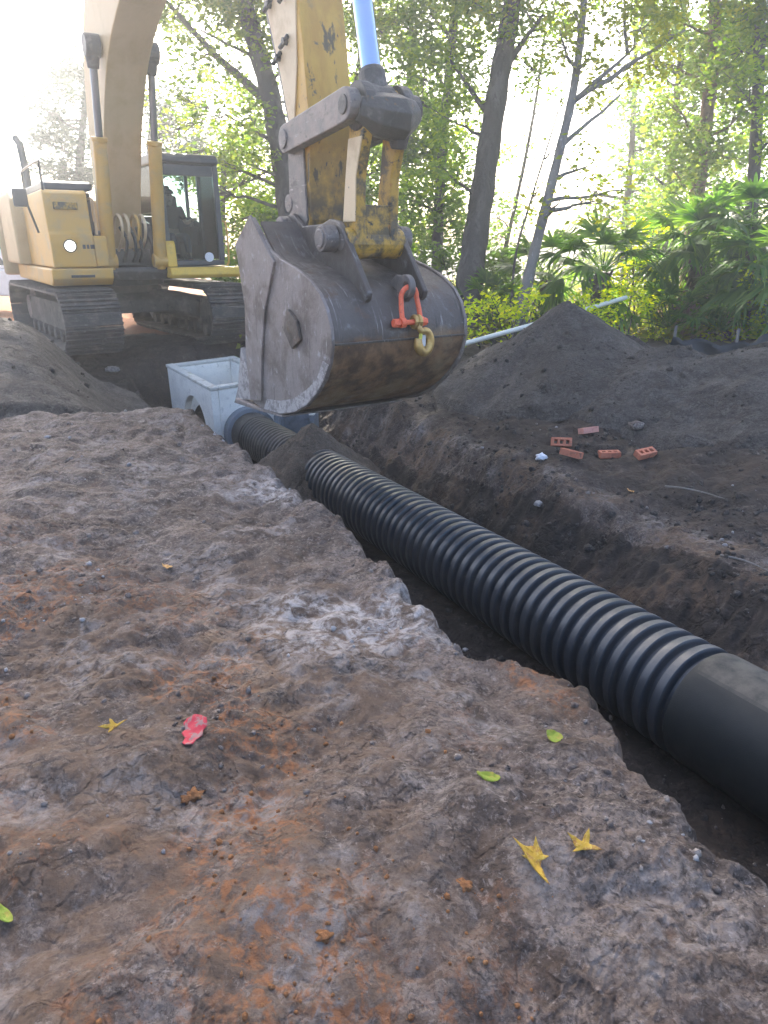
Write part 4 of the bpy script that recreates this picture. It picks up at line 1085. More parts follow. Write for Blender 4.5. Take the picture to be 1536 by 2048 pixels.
# operator
pr = thing('person', 'man in a dark shirt and cap seated at the excavator controls', 'person', EX(0.05, 1.10, 1.45), ERZ)
def skin_obj(name, chains, m, parent, sub=2):
    """chains: lists of ((x, y, z), radius); first chain's first vertex is the root; equal positions join"""
    vs = []; rad = []; es = []; idx = {}
    for ch in chains:
        prev = None
        for p, r in ch:
            key = tuple(round(c, 4) for c in p)
            if key not in idx:
                idx[key] = len(vs); vs.append(p); rad.append(r)
            i = idx[key]
            if prev is not None: es.append((prev, i))
            prev = i
    me = bpy.data.meshes.new(name); me.from_pydata(vs, es, []); me.materials.append(m)
    o = bpy.data.objects.new(name, me); COL.objects.link(o); o.parent = parent
    sk = o.modifiers.new('skin', 'SKIN'); sk.use_smooth_shade = True
    for i, sv_ in enumerate(me.skin_vertices[0].data):
        r = rad[i]; sv_.radius = r if hasattr(r, '__len__') else (r, r)
        sv_.use_root = (i == 0)
    sb = o.modifiers.new('subdivision', 'SUBSURF'); sb.levels = sb.render_levels = sub
    return o
def arm(sy, hand):
    sh_ = (.02, sy * .20, 1.08); el = (.12, sy * .29, .82); wr = hand
    return sh_, el, wr
body = []
PE, CH, NK, HD = (0, 0, .55), (-.05, 0, .95), (-.02, 0, 1.16), (.03, 0, 1.30)
body.append([(PE, (.15, .12)), ((-.03, 0, .75), (.14, .11)), (CH, (.16, .12)), (NK, .058), ((.02, 0, 1.23), .07), (HD, .098), ((.03, 0, 1.39), .09)])
hands = {-1: (.46, -.30, .86), 1: (.50, .33, .88)}
for sy in (-1, 1):
    sh_, el, wr = arm(sy, hands[sy])
    palm = (wr[0] + .075, wr[1] - sy * .005, wr[2] + .01)
    body.append([(CH, (.16, .12)), (sh_, .062), (el, .045), (wr, .030), (palm, (.040, .020))])
    for k in range(4):
        oy = (k - 1.5) * .019; ln = (.062, .07, .065, .05)[k]
        body.append([(palm, (.040, .020)), ((palm[0] + .035, palm[1] + oy, palm[2] + .006), .009), ((palm[0] + .035 + ln * .6, palm[1] + oy * 1.1, palm[2] - .006), .008), ((palm[0] + .04 + ln * .7, palm[1] + oy * 1.1, palm[2] - .035), .007)])
    body.append([(palm, (.040, .020)), ((palm[0] + .02, palm[1] - sy * .04, palm[2] - .005), .010), ((palm[0] + .05, palm[1] - sy * .045, palm[2] - .03), .008)])
    body.append([(PE, (.15, .12)), ((.10, sy * .10, .52), .085), ((.50, sy * .14, .55), .062), ((.62, sy * .14, .16), .045), ((.72, sy * .14, .10), .04)])
skin_obj('body', body, M['skin'], pr)
shc = [[((-.02, 0, .60), (.175, .145)), ((-.04, 0, .78), (.165, .135)), ((-.05, 0, .97), (.19, .145)), ((-.03, 0, 1.10), (.12, .09))]]
for sy in (-1, 1):
    sh_, el, wr = arm(sy, hands[sy])
    shc.append([((-.05, 0, .97), (.19, .145)), (sh_, .082), ((.10, sy * .275, .865), .066)])
skin_obj('shirt', shc, M['shirt'], pr)
trc = [[((0, 0, .56), (.172, .14)), ((.0, 0, .50), (.172, .13))]]
for sy in (-1, 1):
    trc.append([((.0, 0, .50), (.172, .13)), ((.12, sy * .105, .525), .10), ((.50, sy * .14, .56), .08), ((.61, sy * .14, .22), .065)])
skin_obj('trousers', trc, M['jeans'], pr)
def head_bits():
    mb = MB()
    bm = bmesh.new(); bmesh.ops.create_uvsphere(bm, u_segments=20, v_segments=12, radius=1)
    def blob(c, s):
        mb.add([(c[0] + v.co.x * s[0], c[1] + v.co.y * s[1], c[2] + v.co.z * s[2]) for v in bm.verts], [[v.index for v in f.verts] for f in bm.faces])
    bm.verts.index_update()
    def part(name, c, sz, m):
        nonlocal mb
        mb = MB(); blob(c, sz); mb.build(name, m, pr, smooth=True, angle=180)
    part('nose', (.128, 0, 1.305), (.024, .016, .030), M['skin'])
    part('mouth', (.118, 0, 1.258), (.02, .026, .008), M['skin'])
    part('chin', (.095, 0, 1.225), (.03, .04, .025), M['skin'])
    for sy in (-1, 1):
        part('ear', (.03, sy * .098, 1.31), (.022, .014, .034), M['skin'])
        part('eye', (.118, sy * .036, 1.333), (.012, .016, .009), M['hair'])
    mb = MB()
    vs = [(.025 + v.co.x * .118, v.co.y * .112, 1.375 + max(0, v.co.z) * .095) for v in bm.verts]
    mb.add(vs, [[v.index for v in f.verts] for f in bm.faces])
    mb.box((.16, 0, 1.378), (.12, .15, .012), ry=.15)
    mb.build('cap', M['hair'], pr, smooth=True, angle=50)
    bm.free()
head_bits()

# ------------------------------------------------------------------ white pickup behind the excavator
tk = thing('pickup_truck', 'white pickup truck parked behind the excavator', 'truck')
TC = Vector((-11.3, 22.0, -0.10)); TRZ = math.radians(-16)
tk.location = TC; tk.rotation_euler = (0, 0, TRZ)
bodyp = [(-2.7, .55), (-2.65, 1.15), (-.75, 1.18), (-.70, 1.16), (.95, 1.16), (2.35, 1.10), (2.62, 1.0), (2.68, .55), (2.3, .42), (-2.4, .42)]
MB().prism(bodyp, -.95, .95).build('body', M['white_paint'], tk, bevel=0.06, seg=3)
cabp = [(-.72, 1.17), (-.62, 1.80), (-.45, 1.92), (.42, 1.92), (.62, 1.84), (1.15, 1.17)]
MB().prism(cabp, -.86, .86).build('cabin', M['white_paint'], tk, bevel=0.05, seg=3)
for sy in (-1, 1):
    MB().prism([(-.55, 1.26), (-.48, 1.76), (.0, 1.78), (.0, 1.26)], sy * .862, sy * .868).build('side_window', M['dark_glass'], tk)
    MB().prism([(.08, 1.26), (.08, 1.78), (.50, 1.78), (.93, 1.26)], sy * .862, sy * .868).build('side_window', M['dark_glass'], tk)
    for x in (-1.7, 1.65):
        wh = MB().tube([(x, sy * .74, .36), (x, sy * .76, .36), (x, sy * .95, .36), (x, sy * .965, .36)], [.34, .37, .37, .33], 28).build('wheel', M['black_rubber'], tk, bevel=.01)
        MB().tube([(x, sy * .964, .36), (x, sy * .972, .36)], .21, 20).build('rim', M['grey_steel'], wh)
    MB().box((2.66, sy * .72, .88), (.05, .34, .16)).build('headlight', M['tag'], tk, bevel=.02)
MB().add([(.66, -.78, 1.80), (1.14, -.82, 1.22), (1.14, .82, 1.22), (.66, .78, 1.80), (.675, -.78, 1.81), (1.155, -.82, 1.23), (1.155, .82, 1.23), (.675, .78, 1.81)], [(0, 3, 2, 1), (4, 5, 6, 7), (0, 1, 5, 4), (1, 2, 6, 5), (2, 3, 7, 6), (3, 0, 4, 7)]).build('windscreen', M['dark_glass'], tk)
MB().box((2.68, 0, .86), (.04, 1.0, .22)).build('grille', M['frame_dark'], tk, bevel=.02)
MB().box((2.70, 0, .55), (.12, 1.9, .18)).build('bumper', M['tag'], tk, bevel=.04)

# ------------------------------------------------------------------ small things on the ground
def gz(x, y): return float(ground(np.array([x]), np.array([y]))[0])
def on_ground(u, v, iters=60):
    """where the line of sight of photo pixel (u, v) meets the ground"""
    a = np.array(at(u, v, 0.5)); b = np.array(at(u, v, 16.0))
    ts = np.linspace(0, 1, 4000)
    P = a[None] + (b - a)[None] * ts[:, None]
    zz = ground(P[:, 0], P[:, 1])
    k = np.argmax(P[:, 2] < zz)
    return Vector((P[k, 0], P[k, 1], zz[k]))

def brick_mesh(m):
    xs = [-.115, -.085, -.045, -.02, .02, .045, .085, .115]; ys = [-.05, -.024, .024, .05]
    hole = lambda i, j: i in (1, 3, 5) and j == 1
    mb = MB(); z0, z1 = -.034, .034
    def quad(a, b, c, d): mb.add([a, b, c, d], [(0, 1, 2, 3)])
    for i in range(7):
        for j in range(3):
            if hole(i, j): continue
            x0, x1, y0, y1 = xs[i], xs[i + 1], ys[j], ys[j + 1]
            quad((x0, y0, z1), (x1, y0, z1), (x1, y1, z1), (x0, y1, z1)); quad((x0, y1, z0), (x1, y1, z0), (x1, y0, z0), (x0, y0, z0))
            for di, dj, e in ((-1, 0, ((x0, y1), (x0, y0))), (1, 0, ((x1, y0), (x1, y1))), (0, -1, ((x0, y0), (x1, y0))), (0, 1, ((x1, y1), (x0, y1)))):
                a, b = i + di, j + dj
                if a < 0 or a > 6 or b < 0 or b > 2 or hole(a, b):
                    (xa, ya), (xb, yb) = e
                    quad((xa, ya, z0), (xb, yb, z0), (xb, yb, z1), (xa, ya, z1))
    bm = bmesh.new(); me0 = bpy.data.meshes.new('t'); me0.from_pydata(mb.v, [], mb.f); bm.from_mesh(me0)
    bmesh.ops.remove_doubles(bm, verts=bm.verts, dist=1e-5); me = bpy.data.meshes.new('brick'); bm.to_mesh(me); bm.free()
    me.materials.append(m); return me
bm1, bm2 = brick_mesh(M['brick']), brick_mesh(M['brick_pink'])
for (u, v, rz, rx, ry, me, lab, dz) in (
        (1176, 868, 26, -16, 0, bm2, 'dusty pink brick lying on its side, farthest from the trench', .045),
        (1122, 893, -8, 62, 0, bm1, 'brick leaning with three dark holes showing, nearest the pointed pile', .05),
        (1142, 915, -40, -12, 4, bm1, 'brick leaning over end on, touching the three holed brick above it', .045),
        (1218, 914, 4, 2, 0, bm1, 'brick lying flat showing its long plain face, between the two pairs', .03),
        (1290, 914, 24, 22, -4, bm1, 'tilted brick with holes up, rightmost of the bricks on the bank', .04)):
    o = bpy.data.objects.new('brick', me); COL.objects.link(o)
    p = on_ground(u, v); o.location = p + Vector((0, 0, dz)); o.rotation_euler = (math.radians(rx), math.radians(ry), math.radians(rz))
    b = o.modifiers.new('bevel', 'BEVEL'); b.width = .004; b.segments = 2
    tag(o, lab, 'brick', 'loose bricks beside the trench')

def lump(name, label, cat, p, size, m, seed, flat=.7, amp=.35, freq=1.6, sub=3):
    bm = bmesh.new(); bmesh.ops.create_icosphere(bm, subdivisions=sub, radius=1)
    from mathutils import noise as mn
    for v in bm.verts:
        d = mn.fractal(v.co * freq + Vector((seed * 7.1, seed, 3)), 1.0, 2.0, 4)
        v.co = v.co * (1 + amp * d)
        v.co = Vector((v.co.x * size[0], v.co.y * size[1], v.co.z * size[2] * flat))
    me = bpy.data.meshes.new(name); bm.to_mesh(me); bm.free(); me.materials.append(m); me.shade_smooth()
    o = bpy.data.objects.new(name, me); COL.objects.link(o); o.location = p
    return tag(o, label, cat)
lump('rock', 'rounded grey rock on the dark slope behind the bricks', 'rock', on_ground(1270, 868) + Vector((0, 0, .10)), (.09, .08, .07), M['clod_grey'], 3)
lump('rock', 'small white stone on the trench wall above the pipe', 'rock', on_ground(1077, 1013) + Vector((0, 0, .02)), (.045, .045, .045), M['clod_pale'], 5)
lump('rock', 'white stone at the broken lip of the near bank', 'rock', on_ground(930, 1303) + Vector((0, 0, .015)), (.024, .022, .02), M['clod_pale'], 6)
lump('rock', 'pale stone half buried in the dark pile by the track', 'rock', on_ground(226, 745) + Vector((0, 0, .06)), (.14, .11, .09), M['clod_pale'], 8)
for (u, v, sx, lab, sd) in ((381, 1590, .042, 'rusty orange clod below the red plastic scrap', 11), 
                         
                        (650, 1870, .025, 'small bright orange clod right of the bottom pale crumbs', 15), (927, 1772, .026, 'small orange clod left of the yellow star leaf', 16), ):
    lump('clod', lab, 'soil clod', on_ground(u, v) - Vector((0, 0, sx * .12)), (sx * .9, sx * .8, sx * .6), M['clod_rust'], sd, .6, .6, 2.2)
lump('paper_scrap', 'crumpled white paper scrap at the trench lip beside the bricks', 'litter', on_ground(1082, 920) + Vector((0, 0, .03)), (.06, .055, .05), M['paper'], 21, .8, .6, 2.4)

def flat_scrap(name, label, cat, u, v, outline, scale, rot, m, curl=.15, seed=1, lift=.012, thick=.0015):
    p = on_ground(u, v)
    bm = bmesh.new()
    vs = [bm.verts.new((x * scale, y * scale, 0)) for x, y in outline]
    f = bm.faces.new(vs)
    bmesh.ops.triangulate(bm, faces=[f])
    bmesh.ops.subdivide_edges(bm, edges=bm.edges[:], cuts=3, use_grid_fill=True)
    from mathutils import noise as mn
    for v_ in bm.verts:
        x, y = v_.co.x / scale, v_.co.y / scale
        v_.co.z = scale * (curl * (x * x + y * y) + .16 * curl * 4 * mn.noise(Vector((x * 2.2, y * 2.2, seed)))) 
    me = bpy.data.meshes.new(name); bm.to_mesh(me); bm.free(); me.materials.append(m); me.shade_smooth()
    o = bpy.data.objects.new(name, me); COL.objects.link(o); o.location = p + Vector((0, 0, lift)); o.rotation_euler = (.18, -.06, math.radians(rot))
    md = o.modifiers.new('thickness', 'SOLIDIFY'); md.thickness = thick
    return tag(o, label, cat)
def star(n, depth, wid=.5, skip=()):
    pts = []
    for k in range(n):
        a = math.pi * 2 * k / (n + .7) - math.pi * (n - 1) / (n + .7) + math.pi / 2
        L_ = (1.0, .95, 1.05, .95, .8, .9)[k % 6]
        if k in skip: L_ *= .45
        for da, r in ((-.40, .30), (-.22, .62 * L_), (0, L_), (.22, .60 * L_)):
            pts.append((r * math.cos(a + da), r * math.sin(a + da)))
    pts.append((.05, -.12)); pts.append((.03, -.75)); pts.append((-.01, -.75)); pts.append((-.03, -.12))
    return pts
def oval(w_=.45, l_=1.0, n=16):
    return [(w_ * math.sin(2 * math.pi * k / n) * (1 - .25 * math.cos(2 * math.pi * k / n)), l_ * math.cos(2 * math.pi * k / n)) for k in range(n)][::-1]
def birdleaf(arms):
    pts = []
    arms = sorted(arms)
    for k, (ang, L_, w_) in enumerate(arms):
        a = math.radians(ang)
        for t, s in ((.25, -1), (.6, -.8), (1, 0), (.6, .8), (.25, 1)):
            pts.append((math.cos(a) * L_ * t - math.sin(a) * w_ * s, math.sin(a) * L_ * t + math.cos(a) * w_ * s))
    return pts
flat_scrap('fallen_leaf', 'yellow lobed leaf with long stem on the near bank', 'leaf', 1074, 1725, birdleaf([(0, .55, .14), (75, .95, .17), (128, 1.35, .12), (160, .75, .10), (268, 1.5, .025)]), .062, 10, M['leaf_yellow'], .22, 3)
flat_scrap('fallen_leaf', 'yellow four pointed leaf to the right of the stemmed yellow leaf', 'leaf', 1168, 1700, birdleaf([(-25, .85, .16), (58, .95, .17), (135, .95, .15), (200, .75, .12)]), .058, 5, M['leaf_yellow'], .25, 5)
flat_scrap('fallen_leaf', 'withered yellow leaf on the rusty soil left of the red scrap', 'leaf', 228, 1456, birdleaf([(10, .85, .09), (120, .6, .12), (185, .85, .13), (255, .75, .10)]), .062, 10, M['leaf_yellow'], .3, 7)
flat_scrap('fallen_leaf', 'small round yellow green leaf nearest the trench edge', 'leaf', 1107, 1479, oval(.75, .9), .036, 40, M['leaf_green'], .3, 8)
flat_scrap('fallen_leaf', 'pointed yellow green leaf on the grey soil of the near bank', 'leaf', 975, 1560, oval(.5, 1.0), .040, 82, M['leaf_green'], .3, 9)
flat_scrap('fallen_leaf', 'bright green leaf cut by the left edge of the photo', 'leaf', 6, 1832, oval(.32, 1.1), .042, 55, M['leaf_green'], .2, 10)
flat_scrap('fallen_leaf', 'little tan leaf on the grey soil higher up the bank', 'leaf', 335, 1138, oval(.5, 1.0), .032, 75, M['leaf_tan'], .4, 11)
flat_scrap('fallen_leaf', 'little tan leaf on the dark slope right of the white stone', 'leaf', 1262, 985, oval(.4, 1.0), .045, 60, M['leaf_tan'], .4, 12)
flat_scrap('fallen_leaf', 'tiny yellow leaf at the foot of the pointed pile', 'leaf', 1160, 820, oval(.4, 1.0), .045, 85, M['leaf_yellow'], .4, 13)
flat_scrap('plastic_scrap', 'torn red plastic scrap pressed into the soil', 'litter', 388, 1472, [(-.55, .75), (-.2, 1.0), (.15, .98), (.52, .8), (.66, .35), (.55, .0), (.62, -.35), (.35, -.6), (.28, -.95), (-.1, -1.05), (-.3, -.85), (-.28, -.5), (-.55, -.2), (-.45, .1), (-.66, .45)], .070, -4, M['red'], .18, 4, .018, .003)

# twigs and a wilted sprig on the slope
def twig(label, u, v, L_, rot, r=.008, m='bark_pale', lift=.02):
    p = on_ground(u, v)
    d = Vector((math.cos(math.radians(rot)), math.sin(math.radians(rot)), .08))
    pts = [p + Vector((0, 0, lift)) + d * L_ * (t - .5) + Vector((random.uniform(-1, 1), random.uniform(-1, 1), random.uniform(-.3, 1))) * .02 for t in (0, .3, .6, 1)]
    o = MB().tube(spline(pts, 4), [r * (1 - .05 * k) for k in range(13)], 7).build('twig', M[m], smooth=True)
    return tag(o, label, 'twig')
twig('pale broken twig lying along the lip of the trench below the bucket', 985, 832, .7, -40, .014)
twig('thin pale twig on the slope right of the bricks', 1390, 990, .6, -55, .011)
twig('short twig on the slope near the right edge', 1490, 1130, .4, -60, .010)
sg = thing('weed_sprig', 'wilted green sprig on the slope left of the pointed pile', 'weed')
p = on_ground(960, 790)
MB().tube(spline([p, p + Vector((.06, 0, .07)), p + Vector((.18, -.02, .09))], 5), .006, 6).build('stem', M['bark_pale'], sg)
mb = MB()
for k in range(9):
    c = p + Vector((.02 + .02 * k, random.uniform(-.04, .04), .05 + random.uniform(0, .06))); a = random.random() * 6.28
    d = Vector((math.cos(a), math.sin(a), .3)) * .06; n2 = Vector((-math.sin(a), math.cos(a), .1)) * .02
    mb.add([c, c + d * .5 + n2, c + d, c + d * .5 - n2], [(0, 1, 2, 3)])
mb.build('foliage', M['weed'], sg)

# white pvc pipe and silt fence behind the piles
pa, pb = at(905, 694, 11.2), at(1252, 595, 13.4)
o = MB().tube([pa, pa.lerp(pb, .5) - Vector((0, 0, .015)), pb], .040, 18, cap=False)
o.tube([pb, pa.lerp(pb, .5) - Vector((0, 0, .015)), pa], .034, 18, cap=False)
o = o.build('plastic_pipe', M['pvc'], smooth=True)
tag(o, 'long white plastic pipe sloping up behind the pointed dirt pile', 'pipe')
sf = thing('silt_fence', 'low black silt fence sagging behind the dirt piles', 'fence')
vs = []; fs = []
for k in range(41):
    x = 5.1 + 3.0 * k / 40; y = 12.5 + .25 * math.sin(x * 1.7); sag = .07 * math.sin(k * math.pi / 6.5) ** 2
    for j in range(5):
        z = gz(x, y) - .05 + (.30 - sag) * j / 4
        vs.append((x, y + .05 * math.sin(k * .9 + j), z))
for k in range(40):
    for j in range(4): fs.append((k * 5 + j, (k + 1) * 5 + j, (k + 1) * 5 + j + 1, k * 5 + j + 1))
cl = MB().add(vs, fs).build('fabric', M['silt'], sf, smooth=True)
cl.modifiers.new('thickness', 'SOLIDIFY').thickness = .004
for k in range(4):
    x = 5.2 + .95 * k; y = 12.68 + .25 * math.sin(x * 1.7); MB().box((x, y, gz(x, y) + .10), (.04, .04, .6)).build('stake', M['bark_pale'], sf)

# ------------------------------------------------------------------ trees, palms, shrubs
def leaf_cloud(centers, radii, counts, size, flat=0.9, aspect=0.5, droop=0.0, hollow=0.35):
    """many leaf quads spread through clumps; returns V, F"""
    Vs = []; n0 = 0
    C_ = np.repeat(np.asarray(centers, float), counts, axis=0)
    R_ = np.repeat(np.asarray(radii, float), counts, axis=0)
    n = len(C_)
    d = RNG.normal(size=(n, 3)); d /= np.linalg.norm(d, axis=1)[:, None] + 1e-9
    rr = (hollow + (1 - hollow) * RNG.random(n)) ** 0.7
    p = C_ + d * rr[:, None] * R_ * np.array([1, 1, flat])
    # bunch the leaves a little around twigs
    tw = RNG.normal(size=(max(1, n // 9), 3)) * 0.10
    p = p + tw[RNG.integers(0, len(tw), n)]
    a = RNG.random(n) * 2 * math.pi; el = (RNG.random(n) - 0.6 - droop) * 1.3
    ax = np.stack([np.cos(a) * np.cos(el), np.sin(a) * np.cos(el), np.sin(el)], 1)
    rv = RNG.normal(size=(n, 3)); sd = np.cross(ax, rv); sd /= np.linalg.norm(sd, axis=1)[:, None] + 1e-9
    up = np.cross(sd, ax)
    L_ = size * (0.6 + 0.8 * RNG.random(n))[:, None]
    W_ = L_ * aspect * 0.5
    b = p; t = p + ax * L_; l = p + ax * L_ * 0.45 + sd * W_ + up * L_ * 0.08; r = p + ax * L_ * 0.45 - sd * W_ + up * L_ * 0.08
    V = np.stack([b, l, t, r], 1).reshape(-1, 3)
    Fq = np.arange(n * 4).reshape(-1, 4)
    return V, Fq

def crown(parent, m, clumps, size=0.12, dens=1.0, aspect=0.5, name='crown', flat=.9, droop=0.0):
    size = size * 1.2; dens = dens * 1.25
    """clumps: (centre, radius[, weight])"""
    cs = []; rs = []; ct = []
    for c in clumps:
        wgt = c[2] if len(c) > 2 else 1.0
        area = math.pi * c[1] ** 2
        k = max(8, int(dens * wgt * area * 1.5 / (0.5 * aspect * size * size)))
        # break each clump into lobes
        for q in range(5):
            o = RNG.normal(size=3) * c[1] * 0.5
            cs.append(np.array(c[0]) + o); rs.append([c[1] * (0.35 + .4 * random.random())] * 3); ct.append(k // 5)
    V, Fq = leaf_cloud(cs, rs, ct, size, flat, aspect, droop)
    keep = None
    return np_mesh(name, V, Fq, m, parent)

def branch(mb, p0, p1, r0, r1, n=6, wob=.06, k=9):
    p0, p1 = Vector(p0), Vector(p1); L_ = (p1 - p0).length
    pts = [p0.lerp(p1, t / n) + Vector((random.uniform(-1, 1), random.uniform(-1, 1), random.uniform(-.5, .5))) * wob * L_ * .25 * math.sin(math.pi * t / n) for t in range(n + 1)]
    sp = spline(pts, 3)
    mb.tube(sp, [r0 + (r1 - r0) * i / (len(sp) - 1) for i in range(len(sp))], k)
    return sp

def tree(name, label, path, r0, r1, bark, leafm, clumps, size=.12, dens=1.0, limbs=(), aspect=.5, twigs=True, flat=.9, droop=0.0, base_down=True):
    """path: trunk points bottom to top; clumps get a thin branch from the nearest trunk point"""
    P = [Vector(p) for p in path]
    if base_down: P[0].z = gz(P[0].x, P[0].y) - .15
    t = thing(name, label, 'tree', (P[0].x, P[0].y, P[0].z + .15))
    off = -t.location
    mb = MB(); sp = spline(P, 8)
    rad = []
    for i, p in enumerate(sp):
        f_ = i / (len(sp) - 1)
        rad.append((r0 + (r1 - r0) * f_) * (1 + .55 * math.exp(-f_ * 18)) * (1 + .06 * math.sin(i * 1.7)))
    mb.tube([p + off for p in sp], rad, 12)
    skel = [(p, r) for p, r in zip(sp, rad)]
    for L_ in limbs:
        s_ = branch(mb, Vector(L_[0]) + off, Vector(L_[1]) + off, L_[2], L_[3])
        skel += [(p - off, L_[3]) for p in s_]
    if twigs:
        for c in clumps:
            cc = Vector(c[0])
            low = [q for q in skel if q[0].z < cc.z + .3] or skel
            q = min(low, key=lambda s: (s[0] - cc).length + .35 * abs(s[0].z - (cc.z - .8)))
            if (q[0] - cc).length > .25:
                branch(mb, q[0] + off, cc + off, min(.05, q[1] * .5), .010, 5, .25, 6)
                for k in range(3):
                    e = cc + Vector([random.gauss(0, .5) * c[1] for _ in range(3)])
                    branch(mb, q[0].lerp(cc, .6) + off, e + off, .015, .005, 3, .2, 5)
    mb.build('trunk', M[bark], t, smooth=True, angle=180)
    crown(t, M[leafm], [((Vector(c[0]) + off)[:],) + tuple(c[1:]) for c in clumps], size, dens, aspect, flat=flat, droop=droop)
    return t

def cl(lst, d, jit=.7):
    """clumps from (u, v, radius in pixels[, weight]) at depth d"""
    out = []
    for c in lst:
        dd = d + random.uniform(-jit, jit)
        out.append((at(c[0], c[1], dd), c[2] * dd / FPX) + tuple(c[3:]))
    return out
def shade_canopy(cx, cy, z0, z1, rad, n, w_=1.0, r=(0.7, 1.3)):  # unseen upper clumps, thickened on the front trees to shade the foreground
    """clumps of a crown that rises above the picture"""
    out = []
    for _ in range(n):
        a = random.random() * 6.28; q = rad * math.sqrt(random.random()); z = random.uniform(z0, z1)
        k = 1 - .35 * abs((z - z0) / (z1 - z0) - .4)
        out.append((Vector((cx + q * k * math.cos(a), cy + q * k * math.sin(a), z)), random.uniform(*r), w_))
    return out
def up(p, dx, dy, z): return Vector((p.x + dx, p.y + dy, z))

# broadleaf trees with their crowns
d = 16.0
pth = [at(932, 690, d), at(940, 560, d), at(965, 380, d), at(995, 180, d), at(1022, 20, d), at(1045, -160, d)]
top = pth[-1]
tree('broadleaf_tree', 'thick dark grey trunk leaning right behind the bucket, in front of the bright gap', pth + [up(top, .3, .3, 10), up(top, .2, .5, 13)], .33, .12, 'bark', 'leaf_a',
     cl([(905, 60, 75), (930, 170, 60), (900, 240, 55), (1060, 70, 60, .7), (1085, 150, 45, .6), (1050, 20, 70, .8), (960, 20, 60), (880, 330, 60)], d) + shade_canopy(top.x, top.y - .5, 7.9, 14, 4.4, 80),
     limbs=[(at(1000, 150, d), at(1085, 30, d), .09, .03), (at(985, 240, d), at(900, 120, d), .08, .03)], dens=.9)

d = 14.0
pth = [at(1036, 668, d), at(1048, 600, d), at(1070, 500, d), at(1110, 340, d), at(1145, 190, d), at(1165, 40, d), at(1172, -120, d)]
top = pth[-1]
tree('broadleaf_tree', 'slender leaning tree with a pale lower trunk and forked branches over the bright gap', pth + [up(top, .1, .3, 8)], .125, .05, 'bark_pale', 'leaf_b',
     cl([(1180, 110, 55, .55), (1230, 60, 60, .6), (1200, 170, 50, .55), (1290, 30, 60, .7), (1255, 140, 40, .5), (1340, 60, 60, .7), (1120, 60, 45, .5), (1320, 150, 50, .6), (1180, 330, 45, .35), (1200, 400, 40, .35), (1150, 20, 60, .6), (1250, 380, 40, .3), (1120, 400, 40, .35)], d) + shade_canopy(top.x + 1.5, top.y, 7.9, 11, 3.4, 34, .9),
     limbs=[(at(1145, 205, d), at(1270, 95, d), .06, .02), (at(1150, 200, d), at(1370, 60, d), .06, .02), (at(1125, 290, d), at(1240, 190, d), .05, .02), (at(1255, 110, d), at(1245, -40, d), .04, .02)], size=.105, dens=.85)

d = 19.0
pth = [at(868, 640, d), at(872, 560, d), at(880, 380, d), at(893, 200, d), at(908, 30, d), at(915, -160, d)]
top = pth[-1]
tree('broadleaf_tree', 'thin straight dark trunk left of the thick leaning one', pth + [up(top, 0, .3, 13)], .17, .08, 'bark', 'leaf_d',
     cl([(850, 110, 60), (820, 190, 60), (870, 240, 60), (835, 300, 60), (880, 380, 55), (820, 400, 55, .8), (790, 140, 55, .9), (910, 440, 50), (860, 30, 50, .6), (905, 330, 50), (800, 270, 50), (890, 480, 50)], d) + shade_canopy(top.x, top.y, 8.5, 13, 2.6, 14), size=.13)

d = 17.0
pth = [at(590, 640, d), at(585, 480, d), at(565, 320, d), at(535, 170, d), at(495, 30, d), at(470, -120, d)]
top = pth[-1]
tree('broadleaf_tree', 'large spreading tree behind the stick with a long branch reaching left', pth + [up(top, -.6, .3, 9.5), up(top, -1.0, .5, 13)], .34, .12, 'bark', 'leaf_c',
     cl([(350, 40, 50, .4), (380, 130, 45, .45), (420, 60, 55, .55), (460, 130, 50, .6), (400, 210, 50, .5), (340, 190, 45, .4), (350, 260, 45, .35), (440, 240, 50, .5), (500, 230, 50, .7), (480, 320, 50, .8), (420, 320, 45, .5), (450, 30, 60, .8), (520, 60, 40, .9), (390, 370, 40, .4), (560, 130, 45, .8), (330, 310, 40, .3)], d) + shade_canopy(top.x + .9, top.y - .8, 7.3, 14, 4.0, 80, .9),
     limbs=[(at(548, 215, d), at(430, 110, d), .13, .08), (at(430, 110, d), at(335, 5, d), .08, .05), (at(520, 120, d), at(400, 60, d), .05, .02), (at(560, 290, d), at(450, 230, d), .06, .02), (at(490, 30, d), at(540, -80, d), .1, .05)], size=.12)

d = 20.0
pth = [at(715, 640, d), at(720, 480, d), at(712, 250, d), at(728, 60, d), at(735, -150, d)]
top = pth[-1]
tree('broadleaf_tree', 'leafy tree standing behind the chrome cylinder rod', pth + [up(top, 0, .3, 13)], .2, .08, 'bark', 'leaf_a',
     cl([(700, 60, 60), (780, 50, 55, .8), (760, 120, 55), (700, 180, 55), (770, 230, 50), (790, 320, 50), (830, 420, 45, .8), (700, 300, 60), (780, 380, 50), (640, 120, 50), (740, 350, 50), (810, 330, 50), (690, 420, 55), (780, 450, 50), (830, 20, 45, .5)], d) + shade_canopy(top.x, top.y, 9, 13, 2.6, 12), size=.135)

